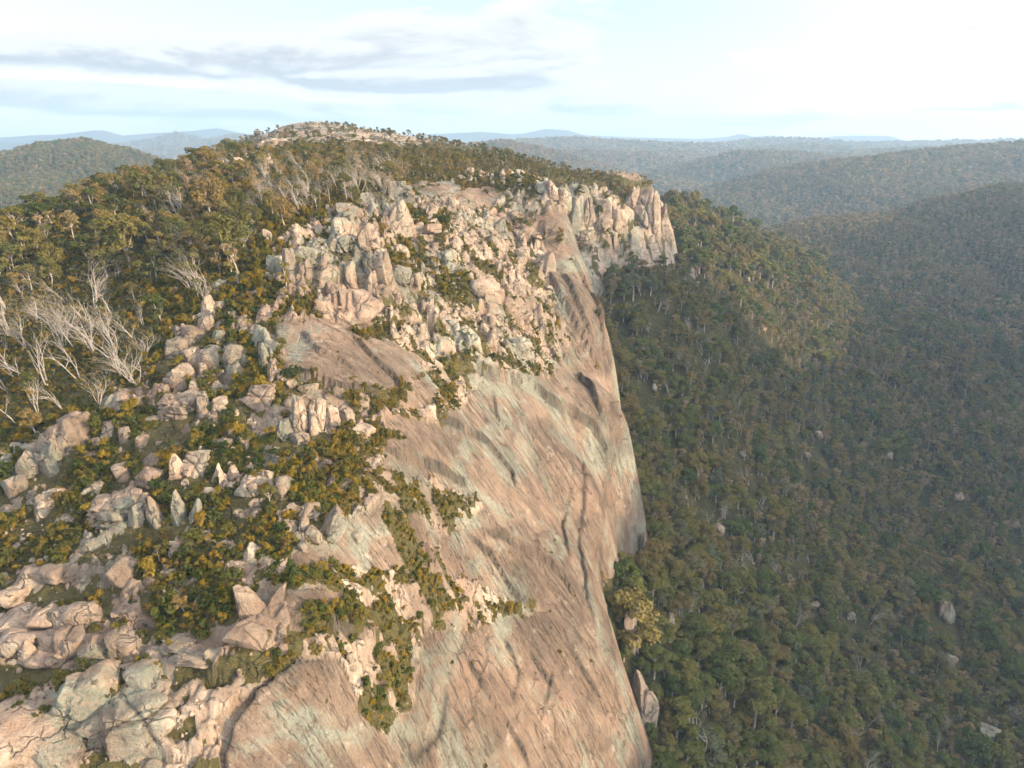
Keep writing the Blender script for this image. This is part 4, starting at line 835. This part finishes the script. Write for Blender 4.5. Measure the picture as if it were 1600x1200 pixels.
for i in dd_[:90]:
    thing('dead_tree', DEAD_T[int(RNG.integers(0, 7))], ('trunk', 'branches'), (fx[i], fy[i], fz[i]+2.5), RNG.uniform(0, 6.28), (fsc[i]*1.05,)*3, 'bare grey dead tree sticking out of the shaded forest', 'dead tree', 'dead trees in the shaded forest')
# young trees crowding the ledge along the foot of the face
tu = np.array([random.uniform(958, 1046) for _ in range(64)]); tv = np.array([random.uniform(770, 1195) for _ in range(64)]); tx, ty, _ = hit(tu, tv); tz = land(tx, ty)
okt = tz > dome_base(tx, ty)-0.3
for u_, v_, x, y, z in zip(tu[okt], tv[okt], tx[okt], ty[okt], tz[okt]):
    pl_ = forest_place(u_, v_); thing('gum_tree', FOREST_T[int(RNG.integers(0, 6))], ('crown', 'trunk'), (x, y, z-.4), RNG.uniform(0, 6.28), (RNG.uniform(.32, .62),)*3, 'young slender olive gum tree '+pl_, 'tree', 'young gum trees '+pl_)
near = (fr < 900) & ~ind & ~isdead; farm = (fr >= 900)
protoF = [[proto('crown', c), proto('trunk', t)] for c, t in FOREST_T]; protoFar = [[proto('crown', c)] for c, t in FAR_T]
DRY_T = [make_tree(250+i, 11.5, 6.5, LEAF_DRY_SUNNED, 170, 0.9) for i in range(3)]; protoFar += [[proto('crown', c), proto('trunk', t)] for c, t in DRY_T]
def z3(n): return np.stack([np.zeros(n), np.zeros(n), RNG.uniform(0, 6.28, n)], 1)
def s3(s): return np.stack([s*RNG.uniform(.9, 1.1, len(s)), s*RNG.uniform(.9, 1.1, len(s)), s], 1)
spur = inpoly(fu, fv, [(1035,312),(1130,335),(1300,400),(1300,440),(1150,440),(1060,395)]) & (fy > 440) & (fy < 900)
fi = np.where(spur & (RNG.random(len(fx)) < .6), RNG.integers(6, 9, len(fx)), fi); protoSunGold = [[proto('crown', c), proto('trunk', t)] for c, t in DRY_SUNNED_RIDGE]  # many spur trees take paler leaves, their sunlit gold put into the colour
mass('forest', np.stack([fx, fy, fz], 1)[near], z3(near.sum()), s3(fsc[near]*np.where(fi[near] > 5, 1.3, 1)), fi[near], protoF+protoSunGold, 'shaded olive gum forest filling the slope and valley at right', 'forest')
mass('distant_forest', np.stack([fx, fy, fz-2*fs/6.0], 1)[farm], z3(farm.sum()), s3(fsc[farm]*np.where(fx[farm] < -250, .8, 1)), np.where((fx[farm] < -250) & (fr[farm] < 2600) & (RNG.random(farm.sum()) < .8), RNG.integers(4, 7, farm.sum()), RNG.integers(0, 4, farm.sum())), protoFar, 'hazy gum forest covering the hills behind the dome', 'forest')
print('forest', len(fx), near.sum(), farm.sum())

# live trees on the dome
BARE = [(385,245),(415,208),(450,192),(560,203),(680,218),(620,230),(520,234),(450,242)]
n = 9000; wx_ = RNG.uniform(-330, 110, n); wy_ = np.exp(RNG.uniform(math.log(120), math.log(800), n)); wb = dome_base(wx_, wy_); wu, wv, wd = proj(wx_, wy_, wb)
mw = soft(WOOD, wu, wv, wx_, wy_, 10, 55) > .5; mp = soft([PLATEAU], wu, wv, wx_, wy_, 3, 57) > .5
crest = inpoly(wu, wv, [(850,262),(1040,285),(1050,330),(1000,320),(900,300),(860,290)]) & (wy_ < 462)
dark = inpoly(wu, wv, [(-400,250),(0,300),(240,255),(330,290),(310,380),(230,430),(120,470),(0,490),(-400,560)])
gl = noise(wx_/13, wy_/13, 97)
pr = np.where(mp, .55, np.where(mw, np.where(dark, .75, .26+.35*(gl > .1)), 0)); pr = np.where(crest, .9, pr)
pr = np.where(mw & inpoly(wu, wv, [(-200,520),(0,470),(130,440),(250,470),(260,560),(150,650),(-200,760)]), .07, pr)
pr = np.where(mw & inpoly(wu, wv, [(390,285),(440,262),(600,255),(640,275),(590,310),(500,335),(430,390),(390,360)]), .22, pr)
pr = np.where(inpoly(wu, wv, BARE), .14, pr)
back = (wb < bil(GL, wx_, wy_)+1)
k = (RNG.random(n) < pr*np.minimum((wy_/260)**1.2, 2.5)) & ~back
wx_, wy_, wb, wu, wv, mp, dark, crest = [a[k] for a in (wx_, wy_, wb, wu, wv, mp, dark, crest)]
hid = np.zeros(len(wx_), bool)
for t in np.linspace(.2, .98, 40): hid |= (wb+9)*t < bil(GZ, wx_*t, wy_*t)-1.0
wx_, wy_, wb, wu, wv, mp, dark, crest = [a[~hid] for a in (wx_, wy_, wb, wu, wv, mp, dark, crest)]
# hand-placed trees seen singly in the photograph: foot x, y, height (px), label
LONE = [(205,425,95,'spreading orange-crowned gum tree with a white forked trunk'),(368,420,80,'slender white-trunked gum tree leaning beside the cliff band'),(255,515,60,'dense rusty-orange small tree above the left terrace'),(345,430,55,'narrow golden tree near the dead leaning trees'),(235,320,66,'tall golden-topped tree on the left skyline'),(330,350,70,'bushy golden gum left of the pale dead thicket'),(150,345,60,'dark broad-crowned tree on the left skyline'),
 (425,800,52,'small brown-leaved tree in front of the cleft slab'),(450,470,44,'thin orange sapling below the cliff band'),(290,960,60,'bushy brown small tree among the lower ledges'),(140,1080,60,'small olive tree with a white trunk at lower left'),(500,1035,50,'brown leafy small tree beside the scrub gully'),(610,1090,60,'olive small tree in the scrub gully'),(445,560,30,None),(630,930,44,None),(250,880,44,None)]
lu = np.array([q[0] for q in LONE], float); lv = np.array([q[1] for q in LONE], float); lx, ly, _ = hit(lu, lv, GD); lz = ground_z(lx, ly)
for (u, v, h, lab), x, y, z in zip(LONE, lx, ly, lz):
    H_ = h*(.62 if v > 700 else .85)*math.hypot(y, z)/FPX/8.5; ti = int(RNG.integers(0, 6))
    thing('windswept_tree', RIDGE_T[ti], ('crown', 'trunk'), (x, y, z), 0.3*RNG.normal(), (H_,)*3, lab or 'small scrubby gum tree standing among the ledges', 'tree', None if lab else 'small trees among the ledges')
wz = dome_full(wx_, wy_); ws = RNG.uniform(.5, 1.0, len(wx_))*np.where(mp, .5, np.where(crest, .75, 1.0)); wi = np.where(mp & (RNG.random(len(wx_)) < .75) | (RNG.random(len(wx_)) < .06), RNG.integers(6, 9, len(wx_)), RNG.integers(0, 6, len(wx_))); WOODS = RIDGE_T+DRY_SUNNED_RIDGE; wr = RNG.normal(0, .5, len(wx_))
order = np.argsort(-ws/np.hypot(wx_, wy_)); top = order[:240]; rest = order[240:]
for i in top:
    sw_ = size_word(ws[i], .68, .86)
    if dark[i]: pl_ = 'on the far left slope '+('near the left edge' if wu[i] < 110 else ('under the skyline' if wv[i] < 340 else 'behind the bleached dead thicket')); lab = sw_+' dark olive gum tree '+pl_; grp = 'gum trees '+pl_
    elif mp[i]: lab, grp = sw_+' golden tree on the plateau near the skyline', 'golden trees of the plateau'
    elif crest[i]: lab, grp = sw_+' dark tree on top of the far buttress', 'trees on the buttress'
    else: pl_ = ('above the bleached dead thicket at left' if wu[i] < 250 else ('left of the cliff band' if wu[i] < 400 and wv[i] > 300 else 'in the leaning woodland on the ridge')); lab = sw_+' golden-olive gum tree '+pl_; grp = 'golden gum trees '+pl_
    thing('windswept_tree', WOODS[wi[i]], ('crown', 'trunk'), (wx_[i], wy_[i], wz[i]), wr[i], (ws[i],)*3, lab, 'tree', grp)
rot = np.stack([np.zeros(len(rest)), np.zeros(len(rest)), wr[rest]], 1)
mass('ridge_woodland', np.stack([wx_, wy_, wz], 1)[rest], rot, s3(ws[rest]), wi[rest], [[proto('crown', c), proto('trunk', t)] for c, t in WOODS], 'golden low woodland covering the plateau behind the dome', 'woodland')
print('ridge', len(wx_))

# dark little trees clinging to clefts of the far buttress
bu = np.array([random.uniform(868, 1046) for _ in range(34)]); bv = np.array([random.uniform(296, 405) for _ in range(34)]); bx, by, _ = hit(bu, bv); bz = ground_z(bx, by)
for x, y, z in zip(bx, by, bz): thing('windswept_tree', RIDGE_T[int(RNG.integers(0, 6))], ('crown', 'trunk'), (x, y-1.0, z), RNG.uniform(0, 6.28), (RNG.uniform(.4, .75),)*3, 'dark little tree clinging to a cleft of the far buttress', 'tree', 'trees in the clefts of the buttress')
# dead, wind-bent trees on the dome: foot x, y, height in pixels, label
DEADS = [(75,610,130,'tall bleached dead tree with many leaning stems at far left'),(128,600,120,None),(100,640,90,None),(150,560,110,None),(180,550,100,None),(215,545,95,None),(228,560,70,None),(60,650,100,None),(25,660,110,None),(15,580,100,None),(40,540,90,None),(95,545,90,None),(135,500,70,None),(175,490,60,None),(60,500,60,None),
 (318,462,95,'brightest white dead tree bending left above the terrace'),(322,470,60,None),(300,455,70,None),(285,430,50,None),(340,400,50,None),(378,400,70,None),(310,410,60,None),(165,605,50,'single dead sapling by the dark green scrub'),
 (425,330,70,None),(440,345,70,None),(455,330,75,None),(470,335,80,None),(485,320,75,None),(500,318,80,None),(515,312,70,None),(530,306,60,None),(545,300,60,None),(560,296,55,None),(575,300,50,None),(590,300,46,None),(410,310,50,None),(400,335,50,None),(395,360,50,None),(440,300,46,None),(470,292,46,None),(500,285,44,None),(530,278,44,None),(565,275,36,None),(600,270,30,None),(640,268,26,None),(670,268,24,None),(425,385,40,'small dead tree leaning over the left end of the cliff band'),(580,330,40,None),(615,290,30,None),
 (90,720,50,None),(20,720,60,None),(340,855,30,None),(480,660,36,None),(440,845,26,None),(245,965,30,None),(590,1010,34,None)]
for _ in range(34): DEADS.append((random.uniform(240, 640), random.uniform(262, 400), random.uniform(34, 62), None))
DEADS = [q for q in DEADS if not (q[3] is None and q[0] > 400 and q[1] > 345)]
for _ in range(36):
    t_ = random.random(); DEADS.append((random.uniform(5, 240), random.uniform(470, 640), random.uniform(60, 110), None) if t_ < .45 else (random.uniform(395, 640), random.uniform(262, 330), random.uniform(30, 60), None))
du = np.array([q[0] for q in DEADS], float); dv = np.array([q[1] for q in DEADS], float); dx_, dy_, _ = hit(du, dv, GD); dz_ = ground_z(dx_, dy_)
for (u, v, h, lab), x, y, z in zip(DEADS, dx_, dy_, dz_):
    sc_ = h*math.hypot(y, z)/FPX/14.0
    g = ('bleached wind-bent dead tree in the thicket at far left', 'dead trees at far left') if u < 260 and v < 700 else (('pale dead tree in the leaning thicket on the ridge', 'dead trees on the ridge') if v < 480 else ('thin bare dead shrub-tree among the ledges', 'dead saplings among the ledges'))
    thing('dead_tree', DEAD_T[int(RNG.integers(0, 7))], ('trunk', 'branches'), (x, y, z), RNG.normal()*.6, (sc_*1.05, sc_*1.05, sc_*RNG.uniform(.85, 1.1)), lab or g[0], 'dead tree', None if lab else g[1])

# heath and scrub on the dome
n = 220000; sx = RNG.uniform(-190, 60, n); sy = np.exp(RNG.uniform(math.log(80), math.log(480), n)); sb = dome_base(sx, sy); su, sv, _ = proj(sx, sy, sb)
k = (su > -110) & (su < 1100) & (sv < 1290) & (sb > bil(GL, sx, sy)+2); sx, sy, sb, su, sv = [a[k] for a in (sx, sy, sb, su, sv)]
z0, z1, z2 = zones(sx, sy, sb); poly = soft(SCRUB, su, sv, sx, sy) > .5; wood = soft(WOOD, su, sv, sx, sy, 16, 55) > .5
thin = noise(sx/9, sy/9, 98)
pr = np.where(z1 > .5, np.where(poly, np.where(thin > -.35, 1.1, .75), np.where(wood, .9, .7)), np.where(z0 > .5, .002, .03))
k = RNG.random(len(sx)) < pr*np.clip((sy/175)**2, 0.5, 3.0)*np.where(su > 420, 1.4, 0.9); sx, sy, sb, su, sv, poly, wood, z2 = [a[k] for a in (sx, sy, sb, su, sv, poly, wood, z2)]
k = np.ones(len(sx), bool)
for ox, oy, orad in occupied: k &= np.hypot(sx-ox, (sy-oy+1.1*orad)*0.75) > 1.1*orad+0.2
k &= ~((sy < 260) & wood & (su < 260) & (sv > 430) & (RNG.random(len(sx)) < .3))
sx, sy, sb, su, sv, poly, wood, z2 = [a[k] for a in (sx, sy, sb, su, sv, poly, wood, z2)]
sz = dome_full(sx, sy); ss = .74*np.exp(RNG.normal(0.0, .42, len(sx)))*np.where(poly, 1.15, .8)*np.where(su > 560, .7, 1)*np.where(sy > 230, 1.25, 1.0); ss = np.where(sv > 880, ss*1.0, ss)
yel = inpoly(su, sv, [(180,640),(480,620),(480,720),(330,760),(180,720)])
si = np.where(yel, RNG.integers(4, 7, len(sx)), np.where(RNG.random(len(sx)) < .07, RNG.integers(4, 7, len(sx)), RNG.choice([0, 1, 2, 3, 5], len(sx))))
rank = np.where((su > 0) & (su < 1600) & (sv < 1200), ss/np.hypot(sx, sy), 0); order = np.argsort(-rank); top = order[:300]; rest = order[300:]
for i in top:
    pl_ = shrub_place(su[i], sv[i]); kd_ = 'upright' if si[i] > 3 else 'rounded'; lab = size_word(ss[i], 1.35, 2.0)+' '+kd_+' heath shrub '+pl_; grp = 'heath shrubs '+pl_
    o = link('shrub', SHRUBS[si[i]]); o.location = (sx[i], sy[i], sz[i]-.05); o.rotation_euler = (0, 0, RNG.uniform(0, 6.28)); o.scale = (ss[i]*1.1, ss[i]*1.1, ss[i]); tag(o, lab, 'shrub', grp)
mass('heath', np.stack([sx, sy, sz-.05], 1)[rest], z3(len(rest)), s3(ss[rest]), si[rest], [[proto('shrub', m)] for m in SHRUBS], 'low olive and golden heath covering soil pockets of the dome', 'heath')
print('shrubs', len(sx))

# ------------------------------------------------------------------ the hazy air
def haze_box():
    x0, x1, y0, y1, z0, z1 = -12600, 12600, -8000, 12600, -275, 340
    V = [(x, y, z) for z in (z0, z1) for y in (y0, y1) for x in (x0, x1)]
    F = [(0,2,3,1),(4,5,7,6),(0,1,5,4),(2,6,7,3),(0,4,6,2),(1,3,7,5)]
    m, nt, out = new_mat('haze'); pv = nt.nodes.new('ShaderNodeVolumePrincipled'); pv.inputs['Color'].default_value = (0.47, 0.71, 1.0, 1); pv.inputs['Density'].default_value = HAZE; pv.inputs['Anisotropy'].default_value = 0.15
    nt.links.new(pv.outputs[0], out.inputs['Volume'])
    tag(link('haze', mesh_np('haze', V, F, m, smooth=False)), 'pale blue haze filling the air over the valleys', 'haze', kind='stuff')
HAZE = 1.45e-4
haze_box()
